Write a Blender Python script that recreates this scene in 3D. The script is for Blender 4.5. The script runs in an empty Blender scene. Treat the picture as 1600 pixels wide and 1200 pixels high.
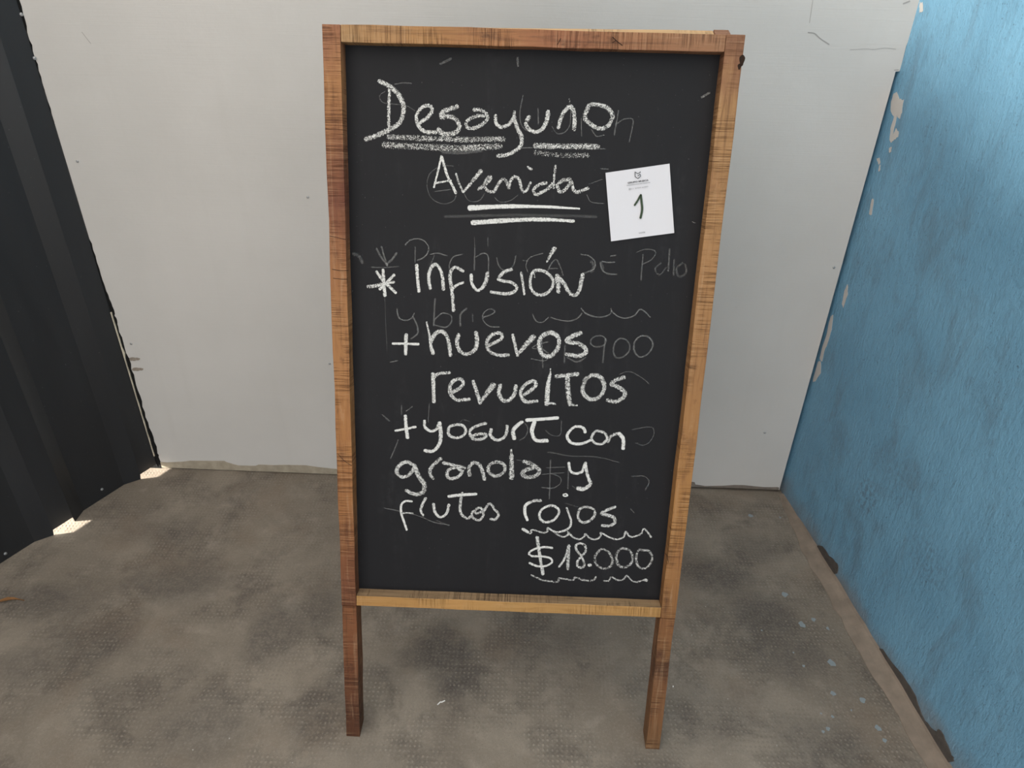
import bpy, bmesh, math, random
from mathutils import Vector, Matrix
random.seed(7)
SC = bpy.context.scene
COL = SC.collection

# ---------------------------------------------------------------- camera, world, sun, exposure
F_PX, CAM_H = 1109.0, 1.43
cam_d = bpy.data.cameras.new('camera')
cam_d.sensor_fit = 'HORIZONTAL'; cam_d.sensor_width = 36.0; cam_d.lens = F_PX / 1600 * 36.0
cam_d.clip_start = 0.02
cam = bpy.data.objects.new('camera', cam_d); COL.objects.link(cam)
CR = ((0.999721626, 0.0235938693, 0.0), (0.0122647174, -0.519681746, 0.854271888), (0.0201555793, -0.854034081, -0.519826452))
cam.matrix_world = Matrix(((CR[0][0], -CR[0][1], -CR[0][2], 0), (CR[1][0], -CR[1][1], -CR[1][2], 0), (CR[2][0], -CR[2][1], -CR[2][2], CAM_H), (0, 0, 0, 1)))
SC.camera = cam

world = bpy.data.worlds.new('world'); SC.world = world
world.use_nodes = True
bg = world.node_tree.nodes['Background']
bg.inputs['Color'].default_value = (0.99, 0.988, 0.985, 1)
# the sky is brighter on the sun's side (-x) than opposite
_nt = world.node_tree
_tc = _nt.nodes.new('ShaderNodeTexCoord'); _sx = _nt.nodes.new('ShaderNodeSeparateXYZ'); _mr = _nt.nodes.new('ShaderNodeMapRange')
_nt.links.new(_tc.outputs['Generated'], _sx.inputs[0]); _nt.links.new(_sx.outputs[0], _mr.inputs[0])
_mr.inputs[1].default_value = -1.0; _mr.inputs[2].default_value = 1.0
_mr.inputs[3].default_value = 2.25; _mr.inputs[4].default_value = 0.22
_nt.links.new(_mr.outputs[0], bg.inputs['Strength'])

sun_d = bpy.data.lights.new('sun', 'SUN')
sun_d.energy = 25.0; sun_d.angle = math.radians(5.0); sun_d.color = (1.0, 0.93, 0.82)
sun = bpy.data.objects.new('sun', sun_d); COL.objects.link(sun)
SUN_EL = math.radians(21.0)
sdir = Vector((0.9752 * math.cos(SUN_EL), 0.2216 * math.cos(SUN_EL), -math.sin(SUN_EL)))
sun.rotation_euler = sdir.to_track_quat('-Z', 'Y').to_euler()
sun.location = (-4, 0, 4)

SC.view_settings.view_transform = 'Standard'
SC.view_settings.look = 'None'
SC.view_settings.gamma = 1.0
SC.view_settings.use_curve_mapping = False
SC.view_settings.exposure = 0.40

# ---------------------------------------------------------------- helpers
def link(name, bm, mat, parent=None, smooth=False, uv=None):
    me = bpy.data.meshes.new(name); bm.to_mesh(me); bm.free()
    for m in (mat if isinstance(mat, (list, tuple)) else [mat]): me.materials.append(m)
    if smooth: me.shade_smooth()
    o = bpy.data.objects.new(name, me); COL.objects.link(o)
    if parent: o.parent = parent
    return o
def empty(name, loc, rot=(0, 0, 0)):
    o = bpy.data.objects.new(name, None); COL.objects.link(o)
    o.location = loc; o.rotation_euler = rot; o.empty_display_size = 0.05
    return o
def tag(o, label=None, cat=None, group=None, kind=None):
    if label: o['label'] = label
    if cat: o['category'] = cat
    if group: o['group'] = group
    if kind: o['kind'] = kind
    return o
def struct(o, label, cat):
    return tag(o, label, cat, None, 'structure')
def hexa(bm, c):
    """a box from 8 corners: bottom 4 (ccw), top 4"""
    v = [bm.verts.new(p) for p in c]
    for f in ((3, 2, 1, 0), (4, 5, 6, 7), (0, 1, 5, 4), (1, 2, 6, 5), (2, 3, 7, 6), (3, 0, 4, 7)):
        bm.faces.new([v[i] for i in f])
    return v
def poly_prism(bm, pts, fn, d):
    """outline pts (a, b) -> fn(a, b, depth); a thin slab with front at depth d and back at 0"""
    fr = [bm.verts.new(fn(a, b, d)) for a, b in pts]; bk = [bm.verts.new(fn(a, b, 0)) for a, b in pts]
    f = bm.faces.new(fr); n = len(pts)
    for i in range(n): bm.faces.new((fr[i], bk[i], bk[(i + 1) % n], fr[(i + 1) % n]))
    bmesh.ops.recalc_face_normals(bm, faces=bm.faces[:])
def bevel(bm, w, seg=2):
    bmesh.ops.recalc_face_normals(bm, faces=bm.faces[:])
    bmesh.ops.bevel(bm, geom=[e for e in bm.edges if e.calc_face_angle(0) > 0.5], offset=w, segments=seg, affect='EDGES', profile=0.6)
def catmull(p, n=7):
    if len(p) < 3: 
        return [tuple(p[0][k] + (p[1][k] - p[0][k]) * i / 6 for k in (0, 1)) for i in range(7)]
    closed = math.dist(p[0], p[-1]) < 0.0015 and len(p) > 4
    out = []
    for i in range(len(p) - 1):
        p1, p2 = p[i], p[i + 1]
        p0 = p[i - 1] if i else (p[-2] if closed else (2 * p1[0] - p2[0], 2 * p1[1] - p2[1]))
        p3 = p[i + 2] if i + 2 < len(p) else (p[1] if closed else (2 * p2[0] - p1[0], 2 * p2[1] - p1[1]))
        for j in range(n):
            t = j / n
            out.append(tuple(0.5 * (2 * p1[k] + (p2[k] - p0[k]) * t + (2 * p0[k] - 5 * p1[k] + 4 * p2[k] - p3[k]) * t * t + (3 * p1[k] - p0[k] - 3 * p2[k] + p3[k]) * t ** 3) for k in (0, 1)))
    out.append(tuple(p[-1]))
    return out
def ribbon(bm, pts, w, fn, uvl, dl=None, dens=1.0, seedw=0.0):
    """a flat stroke of width w along pts in a surface's own (a, b) plane; uv.y runs -1..1 across, uv.x is length"""
    q = catmull(pts); n = len(q); rows = []; s = 0.0
    for i, (a, b) in enumerate(q):
        x0, y0 = q[max(i - 1, 0)]; x1, y1 = q[min(i + 1, n - 1)]
        dx, dy = x1 - x0, y1 - y0; l = math.hypot(dx, dy) or 1e-9
        nx, ny = -dy / l, dx / l
        if i: s += math.dist(q[i], q[i - 1])
        w_i = w[0] + (w[1] - w[0]) * i / (n - 1) if isinstance(w, tuple) else w
        ww = w_i * 0.5 * (1 + seedw * math.sin(s * 90 + pts[0][0] * 400))
        rows.append((s, [bm.verts.new(fn(a + nx * ww * t, b + ny * ww * t)) for t in (-1, 0, 1)]))
    # rounded caps
    for end in (0, -1):
        w_e = w[end] if isinstance(w, tuple) else w
        a, b = q[end]; o = q[1] if end == 0 else q[-2]
        dx, dy = a - o[0], b - o[1]; l = math.hypot(dx, dy) or 1e-9
        cx, cy = a + dx / l * w_e * 0.32, b + dy / l * w_e * 0.32
        nx, ny = -dy / l, dx / l
        sg = 1 if end == -1 else -1
        r = (rows[end][0] + sg * w_e * 0.32, [bm.verts.new(fn(cx + sg * nx * w_e * 0.28 * t, cy + sg * ny * w_e * 0.28 * t)) for t in (-1, 0, 1)])
        if end == 0: rows.insert(0, r)
        else: rows.append(r)
    for i in range(len(rows) - 1):
        for k in (0, 1):
            try: f = bm.faces.new((rows[i][1][k], rows[i][1][k + 1], rows[i + 1][1][k + 1], rows[i + 1][1][k]))
            except ValueError: continue
            uvs = ((rows[i][0], k - 1), (rows[i][0], k), (rows[i + 1][0], k), (rows[i + 1][0], k - 1))
            for lp, uv in zip(f.loops, uvs):
                lp[uvl].uv = uv
                if dl is not None: lp.vert[dl] = dens
    if dl is not None:
        for r in rows:
            for v in r[1]: v[dl] = dens

# ---------------------------------------------------------------- node helpers
class NT:
    def __init__(s, name):
        s.m = bpy.data.materials.new(name); s.m.use_nodes = True
        s.t = s.m.node_tree; s.n = s.t.nodes; s.b = s.n['Principled BSDF']; s.out = s.n['Material Output']
    def new(s, kind, **kw):
        n = s.n.new(kind)
        for k, v in kw.items():
            if hasattr(n, k): setattr(n, k, v)
        return n
    def put(s, sock, v):
        if isinstance(v, bpy.types.NodeSocket): s.t.links.new(v, sock)
        elif v is not None:
            if hasattr(sock.default_value, '__len__') and not hasattr(v, '__len__'): v = [v] * len(sock.default_value)
            if hasattr(sock.default_value, '__len__') and len(sock.default_value) == 4 and len(v) == 3: v = (*v, 1)
            sock.default_value = v
    def co(s, kind='Object'): return s.new('ShaderNodeTexCoord').outputs[kind]
    def math(s, op, a, b=None, c=None, clamp=False):
        n = s.new('ShaderNodeMath', operation=op, use_clamp=clamp)
        s.put(n.inputs[0], a); s.put(n.inputs[1], b); s.put(n.inputs[2], c); return n.outputs[0]
    def vmath(s, op, a, b=None, out=0):
        n = s.new('ShaderNodeVectorMath', operation=op); s.put(n.inputs[0], a); s.put(n.inputs[1], b); return n.outputs[out]
    def map(s, v, scale=(1, 1, 1), loc=(0, 0, 0), rot=(0, 0, 0)):
        n = s.new('ShaderNodeMapping'); s.put(n.inputs['Vector'], v); n.inputs['Scale'].default_value = scale; n.inputs['Location'].default_value = loc; n.inputs['Rotation'].default_value = rot; return n.outputs[0]
    def noise(s, v, scale, detail=3, rough=0.55, dist=0.0, col=False):
        n = s.new('ShaderNodeTexNoise'); s.put(n.inputs['Vector'], v)
        n.inputs['Scale'].default_value = scale; n.inputs['Detail'].default_value = detail; n.inputs['Roughness'].default_value = rough; n.inputs['Distortion'].default_value = dist
        return n.outputs[1 if col else 0]
    def rng(s, v, a, b, c=0.0, d=1.0):
        n = s.new('ShaderNodeMapRange'); n.interpolation_type = 'SMOOTHSTEP'
        s.put(n.inputs[0], v); n.inputs[1].default_value = a; n.inputs[2].default_value = b; n.inputs[3].default_value = c; n.inputs[4].default_value = d
        return n.outputs[0]
    def mix(s, f, a, b, mode='MIX'):
        n = s.new('ShaderNodeMix', data_type='RGBA', blend_type=mode)
        s.put(n.inputs[0], f); s.put(n.inputs[6], a); s.put(n.inputs[7], b); return n.outputs[2]
    def sep(s, v):
        n = s.new('ShaderNodeSeparateXYZ'); s.put(n.inputs[0], v); return n.outputs
    def bump(s, h, dist=0.002, strength=1.0, normal=None):
        n = s.new('ShaderNodeBump'); s.put(n.inputs['Height'], h); n.inputs['Distance'].default_value = dist; n.inputs['Strength'].default_value = strength
        if normal is not None: s.put(n.inputs['Normal'], normal)
        return n.outputs[0]
    def done(s, color=None, rough=0.7, normal=None, spec=0.5, metal=0.0):
        s.put(s.b.inputs['Base Color'], color); s.put(s.b.inputs['Roughness'], rough)
        s.put(s.b.inputs['Specular IOR Level'], spec); s.put(s.b.inputs['Metallic'], metal)
        if normal is not None: s.put(s.b.inputs['Normal'], normal)
        return s.m

def flat(name, col, rough=0.7, spec=0.5, metal=0.0, var=0.0, scale=60):
    t = NT(name)
    if var:
        n = t.noise(t.co(), scale, 3)
        c = t.mix(n, [x * (1 - var) for x in col], [min(1, x * (1 + var)) for x in col])
    else: c = (*col, 1)
    return t.done(c, rough, None, spec, metal)

# ---------------------------------------------------------------- materials
def mat_floor():
    t = NT('dimpled grey floor tile'); co = t.co()
    wob = t.vmath('ADD', co, t.vmath('SCALE', t.vmath('SUBTRACT', t.noise(co, 9, 4, 0.6, col=True), (0.5, 0.5, 0.5)), None))
    wob.node.inputs[1].links[0].from_node.inputs['Scale'].default_value = 0.10
    acc = None
    for bx, by, rx, ry, st in BLOBS:
        d = t.vmath('LENGTH', t.vmath('MULTIPLY', t.vmath('SUBTRACT', wob, (bx, by, 0)), (1 / rx, 1 / ry, 0)), out=1)
        m = t.rng(d, 0.35, 1.25, st, 0.0)
        acc = m if acc is None else t.math('MAXIMUM', acc, m)
    big = t.noise(co, 3.2, 5, 0.62, 0.5); mid = t.noise(co, 14, 5, 0.65); fine = t.noise(co, 160, 3, 0.7)
    base = t.mix(t.rng(big, 0.36, 0.64), FLOOR_A, FLOOR_B)
    base = t.mix(t.math('MULTIPLY', t.rng(t.noise(co, 6.5, 6, 0.68, 0.4), 0.48, 0.68), 0.75), base, FLOOR_D)
    base = t.mix(t.math('MULTIPLY', t.rng(mid, 0.46, 0.28), 0.35), base, FLOOR_L)
    base = t.mix(t.math('MULTIPLY', t.rng(t.noise(t.map(co, loc=(7, 2, 0)), 4.2, 4, 0.6), 0.5, 0.68), 0.55), base, (0.185, 0.142, 0.106))
    base = t.mix(t.math('MULTIPLY', t.rng(t.noise(co, 330, 3, 0.7), 0.52, 0.72), 0.35), base, (0.085, 0.074, 0.064))
    smud = t.math('MULTIPLY', acc, t.rng(t.noise(co, 45, 4, 0.7), 0.25, 0.75, 0.55, 1.0))
    base = t.mix(t.math('MULTIPLY', smud, 0.95), base, FLOOR_S)
    # grid of small round studs
    g = t.vmath('SUBTRACT', t.vmath('FRACTION', t.vmath('MULTIPLY', t.map(co, rot=(0, 0, 0.01)), (1 / 0.0100, 1 / 0.0113, 0))), (0.5, 0.5, 0))
    stud = t.rng(t.vmath('LENGTH', g, out=1), 0.16, 0.36, 1.0, 0.0)
    where = t.math('MULTIPLY', t.rng(t.noise(co, 6.5, 3, 0.6), 0.40, 0.58), t.rng(t.noise(co, 40, 2), 0.32, 0.55))
    where = t.math('MAXIMUM', where, t.math('MULTIPLY', smud, 0.8))
    groove = t.math('MULTIPLY', t.math('SUBTRACT', 1.0, stud), where)
    base = t.mix(t.math('MULTIPLY', groove, 0.22), base, (0.04, 0.036, 0.032))
    pit = t.rng(t.noise(co, 5.0, 2), 0.52, 0.6)
    base = t.mix(t.math('MULTIPLY', t.math('MULTIPLY', stud, pit), 0.20), base, (0.05, 0.045, 0.04))
    base = t.mix(t.math('MULTIPLY', t.math('MULTIPLY', stud, t.math('MULTIPLY', where, t.rng(t.noise(co, 70, 2), 0.35, 0.65))), 0.26), base, FLOOR_L)
    base = t.mix(t.math('MULTIPLY', t.rng(fine, 0.45, 0.8), 0.35), base, FLOOR_L)
    base = t.mix(t.math('MULTIPLY', t.rng(t.noise(co, 210, 2), 0.70, 0.76), 0.5), base, (0.05, 0.045, 0.04))
    base = t.mix(t.math('MULTIPLY', t.rng(t.noise(t.map(co, loc=(3, 1, 0)), 75, 2), 0.75, 0.79), 0.6), base, (0.5, 0.48, 0.44))
    nrm = t.bump(t.math('ADD', t.math('MULTIPLY', stud, where), t.math('MULTIPLY', fine, 0.5)), 0.0012, 0.6)
    return t.done(base, t.rng(mid, 0.3, 0.7, 0.62, 0.85), nrm, 0.35)

def mat_white_wall():
    t = NT('white painted board'); co = t.co()
    big = t.noise(co, 1.6, 4, 0.6); str_ = t.noise(t.map(co, (1.5, 1, 130)), 3, 3, 0.6); vert = t.noise(t.map(co, (9, 1, 0.7)), 2.2, 3, 0.5)
    c = t.mix(t.rng(big, 0.3, 0.7), WALL_A, WALL_B)
    c = t.mix(t.math('MULTIPLY', t.rng(vert, 0.55, 0.8), 0.10), c, (0.45, 0.43, 0.40))
    c = t.mix(t.math('MULTIPLY', t.rng(t.noise(co, 55, 4, 0.7), 0.66, 0.76), 0.18), c, (0.40, 0.38, 0.35))
    h = t.math('ADD', t.math('MULTIPLY', str_, 0.5), t.math('MULTIPLY', t.noise(co, 14, 5, 0.6), 1.2))
    return t.done(c, 0.55, t.bump(h, 0.0012, 0.5), 0.4)

def mat_blue_wall():
    t = NT('blue painted plaster'); co = t.co()
    big = t.noise(co, 2.6, 4, 0.6); br = t.noise(t.map(co, (1, 7, 2.2), rot=(0.35, 0, 0)), 4.5, 5, 0.65)
    c = t.mix(t.rng(big, 0.3, 0.7), BLUE_A, BLUE_B)
    c = t.mix(t.math('MULTIPLY', t.rng(br, 0.5, 0.78), 0.5), c, BLUE_D)
    sp = t.math('MULTIPLY', t.rng(t.noise(co, 170, 3, 0.6), 0.60, 0.70), t.rng(t.noise(co, 7, 3), 0.40, 0.62))
    c = t.mix(t.math('MULTIPLY', sp, 0.7), c, (0.045, 0.06, 0.075))
    dash = t.math('MULTIPLY', t.rng(t.noise(t.map(co, (1, 2.2, 1.0), rot=(0.7, 0, 0)), 95, 3, 0.65, 0.5), 0.58, 0.70), t.rng(t.noise(co, 4, 4, 0.6), 0.42, 0.66))
    c = t.mix(t.math('MULTIPLY', dash, 0.42), c, BLUE_S)
    scr = t.math('MULTIPLY', t.rng(t.noise(t.map(co, (1, 30, 2.0), rot=(0.45, 0, 0)), 3.0, 3, 0.6), 0.66, 0.72), t.rng(t.noise(co, 3, 2), 0.45, 0.6))
    c = t.mix(t.math('MULTIPLY', scr, 0.25), c, BLUE_S)
    for (by, bz, ry, rz, k) in WALL_STAINS:
        d = t.vmath('LENGTH', t.vmath('MULTIPLY', t.vmath('SUBTRACT', t.vmath('ADD', co, t.vmath('MULTIPLY', t.noise(co, 25, 3, col=True), (0.0, 0.05, 0.05))), (0, by + 0.025, bz + 0.025)), (0, 1 / ry, 1 / rz)), out=1)
        c = t.mix(t.math('MULTIPLY', t.rng(d, 0.3, 1.1, k, 0.0), t.rng(t.noise(co, 90, 3), 0.4, 0.65)), c, (0.07, 0.065, 0.07))
    z = t.sep(co)[2]
    c = t.mix(t.math('MULTIPLY', t.rng(t.noise(t.map(co, (1, 1.6, 0.8)), 5.5, 6, 0.7, 0.5), 0.48, 0.70), 0.42), c, (0.105, 0.155, 0.195))
    foot = t.rng(t.math('ADD', z, t.math('MULTIPLY', t.noise(co, 6, 4, 0.6), 0.20)), 0.08, 0.20, 0.75, 0.0)
    c = t.mix(foot, c, (0.19, 0.165, 0.14))
    ridge = t.noise(t.map(co, (1, 2.6, 1.1), rot=(0.5, 0, 0)), 42, 4, 0.6, 0.6)
    h = t.math('ADD', t.math('ADD', t.math('MULTIPLY', ridge, 0.8), t.math('MULTIPLY', t.noise(co, 120, 3, 0.6), 0.4)), t.math('MULTIPLY', t.noise(t.map(co, (1, 8, 0.8), rot=(0.3, 0, 0)), 12, 4), 0.6))
    return t.done(c, 0.5, t.bump(h, 0.0038, 0.8), 0.35)

def mat_sheet():
    t = NT('charcoal painted metal sheet'); co = t.co()
    c = t.mix(t.noise(t.map(co, (4, 4, 0.6)), 2.5, 3), (0.014, 0.0155, 0.018), (0.024, 0.026, 0.030))
    c = t.mix(t.math('MULTIPLY', t.rng(t.noise(co, 140, 2), 0.72, 0.78), 0.5), c, (0.12, 0.12, 0.12))
    return t.done(c, t.rng(t.noise(t.map(co, (6, 6, 0.8)), 3, 3), 0.3, 0.7, 0.34, 0.5), t.bump(t.noise(t.map(co, (3, 3, 0.5)), 5, 2), 0.004, 0.25), 0.5)

def mat_wood(name, bands, dark, along='z', saw=0.6, seed=0.0, dirt=0.5):
    """bands: (position along the grain axis in m, colour) - old boards stained differently along their length"""
    t = NT(name); co = t.co(); off = (seed, seed * 1.7, seed * 0.6)
    sc = {'z': (95, 95, 5.0), 'x': (5.0, 95, 95)}[along]
    sw = {'z': (9, 9, 420), 'x': (420, 9, 9)}[along]
    bl = {'z': (11, 11, 7), 'x': (7, 11, 11)}[along]
    axis = {'z': 2, 'x': 0}[along]
    big = t.noise(t.map(co, bl, off), 1.0, 4, 0.6)
    p = t.math('ADD', t.sep(co)[axis], t.math('MULTIPLY', t.math('SUBTRACT', t.noise(t.map(co, tuple(x * 3 for x in bl), off), 1.0, 4, 0.65), 0.5), 0.16))
    lo, hi = bands[0][0], bands[-1][0]
    cr = t.new('ShaderNodeValToRGB'); t.put(cr.inputs[0], t.math('DIVIDE', t.math('SUBTRACT', p, lo), hi - lo))
    el = cr.color_ramp.elements
    el[1].position = 1.0; el[1].color = (*bands[-1][1], 1); el[0].position = 0.0; el[0].color = (*bands[0][1], 1)
    for q, cc in bands[1:-1]: el.new((q - lo) / (hi - lo)).color = (*cc, 1)
    c = t.mix(1.0, cr.outputs[0], (0.97, 0.89, 0.80), 'MULTIPLY')
    c = t.mix(t.math('MULTIPLY', t.rng(big, 0.52, 0.74), 0.40), c, [min(1, x * 2.6) for x in dark])
    grain = t.noise(t.map(co, sc, off), 1.0, 6, 0.72, 0.8)
    c = t.mix(t.math('MULTIPLY', t.rng(grain, 0.48, 0.70), 0.62), c, dark)
    c = t.mix(t.math('MULTIPLY', t.rng(grain, 0.46, 0.30), 0.25), c, (0.52, 0.36, 0.22))
    where = t.rng(t.noise(t.map(co, bl, (off[0] + 4, off[1], off[2] + 2)), 2.2, 3), 0.36, 0.62)
    sn = t.noise(t.map(co, sw, off), 1.0, 3, 0.75)
    saws = t.math('MULTIPLY', t.rng(sn, 0.50, 0.66), where)
    c = t.mix(t.math('MULTIPLY', saws, saw), c, dark)
    c = t.mix(t.math('MULTIPLY', t.math('MULTIPLY', t.rng(sn, 0.46, 0.36), where), 0.22), c, (0.50, 0.34, 0.20))
    blot = t.rng(t.noise(t.map(co, tuple(x * 2.6 for x in bl), (off[0], off[1] + 3, off[2])), 1.0, 5, 0.65), 0.56, 0.70)
    c = t.mix(t.math('MULTIPLY', blot, dirt), c, [x * 0.7 for x in dark])
    h = t.math('ADD', t.math('MULTIPLY', grain, 0.7), t.math('MULTIPLY', saws, -1.0))
    return t.done(c, 0.65, t.bump(h, 0.0014, 0.8), 0.25)

def mat_board():
    t = NT('matte blackboard paint'); co = t.co()
    c = t.mix(t.noise(co, 5, 4, 0.6), BOARD_A, BOARD_B)
    dust = t.math('MULTIPLY', t.rng(t.noise(t.map(co, (16, 1, 2.2)), 1.5, 5, 0.65, 0.4), 0.5, 0.85), t.rng(t.noise(co, 60, 3, 0.7), 0.3, 0.7))
    c = t.mix(t.math('MULTIPLY', dust, 0.10), c, (0.16, 0.16, 0.165))
    fl = t.math('MULTIPLY', t.rng(t.noise(co, 260, 2), 0.72, 0.77), t.rng(t.noise(co, 9, 2), 0.45, 0.65))
    c = t.mix(t.math('MULTIPLY', fl, 0.25), c, (0.35, 0.35, 0.35))
    return t.done(c, 0.6, t.bump(t.noise(co, 500, 2), 0.0002, 0.3), 0.22)

def mat_chalk():
    t = NT('chalk on blackboard'); co = t.co()
    a = t.new('ShaderNodeAttribute', attribute_name='chalk_load').outputs['Fac']
    uv = t.new('ShaderNodeUVMap').outputs[0]
    v = t.math('ABSOLUTE', t.sep(uv)[1])
    gr = t.noise(co, 720, 3, 0.8); gr2 = t.noise(co, 190, 2, 0.5)
    x = t.math('ADD', t.math('MULTIPLY', gr, 0.85), t.math('MULTIPLY', gr2, 0.15))
    edge = t.math('MULTIPLY', t.math('POWER', v, 4.0), 0.13)
    thr = t.math('ADD', t.math('SUBTRACT', 0.79, t.math('MULTIPLY', a, 0.5)), edge)          # dense chalk -> low threshold
    solid = t.rng(t.math('SUBTRACT', x, thr), -0.035, 0.035)
    faint = t.math('MULTIPLY', t.math('MULTIPLY', t.rng(x, 0.28, 0.70), t.rng(v, 0.5, 1.0, 1.0, 0.3)), t.math('MULTIPLY', a, 0.85))
    gh = t.rng(a, 0.385, 0.40)
    al = t.math('ADD', t.math('MULTIPLY', solid, gh), t.math('MULTIPLY', faint, t.math('SUBTRACT', 1.0, gh)))
    t.put(t.b.inputs['Alpha'], al)
    return t.done((0.70, 0.70, 0.68, 1), 0.95, None, 0.1)
# ---------------------------------------------------------------- colours measured on the place
FLOOR_A, FLOOR_B = (0.185, 0.156, 0.125), (0.255, 0.218, 0.176)
FLOOR_D, FLOOR_L, FLOOR_S = (0.115, 0.095, 0.079), (0.34, 0.298, 0.248), (0.062, 0.054, 0.051)
WALL_A, WALL_B = (0.555, 0.541, 0.520), (0.605, 0.590, 0.570)
BLUE_A, BLUE_B, BLUE_D = (0.133, 0.300, 0.445), (0.172, 0.370, 0.535), (0.115, 0.225, 0.320)
BOARD_A, BOARD_B = (0.0076, 0.0078, 0.0096), (0.0125, 0.0126, 0.0150)
WALL_STAINS = [(-0.37, 0.30, 0.06, 0.07, 0.45), (-0.45, 0.42, 0.10, 0.09, 0.2), (-0.62, 0.33, 0.10, 0.08, 0.25)]
FILTER_CLEAR = (0.088, 0.089, 0.090)  # how much sun the added overhead sheet lets straight through
FILTER_MILK = (0.31, 0.308, 0.304)
FILTER_FRONT = -0.9
REAR_DROP = -0.002
BLUE_S = (0.075, 0.13, 0.165)
SPLASH = [(0.725, 1.622, 6), (0.731, 1.317, 7), (0.743, 1.219, 8), (0.778, 1.236, 5), (0.776, 1.107, 8), (0.749, 1.025, 5), (0.81, 1.01, 6), (0.816, 0.942, 6), (0.706, 1.097, 3), (0.703, 0.974, 2), (0.705, 0.938, 4), (0.692, 0.931, 3), (0.726, 0.967, 3), (0.804, 1.209, 4), (0.818, 0.914, 4), (0.812, 1.617, 3), (0.841, 1.505, 7), (0.774, 0.984, 2), (0.694, 1.134, 2), (0.636, 1.198, 2)]
BLOBS = [(-0.153, 1.11, 0.091, 0.078, 0.9), (-0.204, 1.091, 0.068, 0.043, 0.5), (-0.109, 1.033, 0.081, 0.064, 0.8), (-0.159, 1.175, 0.063, 0.047, 0.7), (-0.565, 1.164, 0.078, 0.108, 0.7), (-0.865, 1.32, 0.15, 0.085, 0.6), (-0.471, 1.226, 0.056, 0.096, 0.5), (0.093, 1.154, 0.172, 0.073, 0.45), (0.566, 1.377, 0.122, 0.078, 0.8), (0.65, 1.249, 0.099, 0.089, 0.8), (0.679, 1.133, 0.109, 0.088, 0.6), (0.698, 1.477, 0.082, 0.074, 0.5), (-1.193, 1.245, 0.144, 0.07, 0.6), (-0.983, 1.123, 0.121, 0.071, 0.5), (-1.108, 1.048, 0.087, 0.065, 0.5), (-0.643, 0.917, 0.109, 0.084, 0.5), (-0.404, 0.953, 0.063, 0.087, 0.4), (0.443, 0.975, 0.172, 0.089, 0.35), (0.675, 0.906, 0.125, 0.07, 0.45), (-0.993, 1.498, 0.126, 0.075, 0.4), (0.283, 1.052, 0.089, 0.05, 0.3), (0.423, 0.944, 0.099, 0.059, 0.3), (-0.281, 1.054, 0.059, 0.033, 0.3)]
CHIPS = [[(0.0019, 1.1719), (0.012, 1.1756), (0.0305, 1.1664), (0.0475, 1.1666), (0.0546, 1.1422), (0.0527, 1.1268), (0.0401, 1.1327), (0.0421, 1.1123), (0.0447, 1.0883), (0.0487, 1.1053), (0.0635, 1.1028), (0.0681, 1.0898), (0.0546, 1.0827), (0.0493, 1.0751), (0.037, 1.0774), (0.0297, 1.1028), (0.0286, 1.1291), (0.0107, 1.1341), (0.0014, 1.1533)], [(0.0041, 1.3552), (0.0146, 1.3558), (0.0238, 1.3395), (0.0129, 1.3375)], [(0.0068, 1.0288), (0.0179, 1.0352), (0.0277, 1.0228), (0.0206, 1.0173)], [(0.0342, 0.9395), (0.0432, 0.9422), (0.0521, 0.9075), (0.0412, 0.9024), (0.0382, 0.9188)], [(0.0289, 0.701), (0.036, 0.7192), (0.0487, 0.6963), (0.0461, 0.6572), (0.0357, 0.6633)], [(-0.0012, 0.6084), (0.0085, 0.6178), (0.0227, 0.582), (0.0218, 0.5427), (0.0152, 0.5093), (0.0204, 0.482), (0.0041, 0.483), (0.0022, 0.5223), (0.0048, 0.5631)], [(-0.007, 0.4665), (0.012, 0.4793), (0.0294, 0.4515), (0.0159, 0.4175), (0.0027, 0.4042), (-0.0033, 0.4375)], [(0.0263, 1.015), (0.0295, 1.0196), (0.0343, 1.0059), (0.0303, 1.0026)], [(0.0455, 1.0621), (0.0546, 1.0656), (0.0575, 1.0556), (0.05, 1.0516)]]
CEMENT = [[(0.2372, 0.0037), (0.2724, 0.0353), (0.3107, 0.0376), (0.3571, 0.0506), (0.3699, 0.0325), (0.3464, 0.005), (0.2726, -0.0051)], [(0.5605, -0.0096), (0.6095, 0.0228), (0.6897, 0.0364), (0.7424, 0.0371), (0.7876, 0.0178), (0.8238, 0.0339), (0.8292, 0.0505), (0.8741, 0.0374), (0.8864, 0.0342), (0.8636, -0.0248), (0.7534, -0.0263), (0.6836, -0.0206), (0.6023, -0.018)]]
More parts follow.
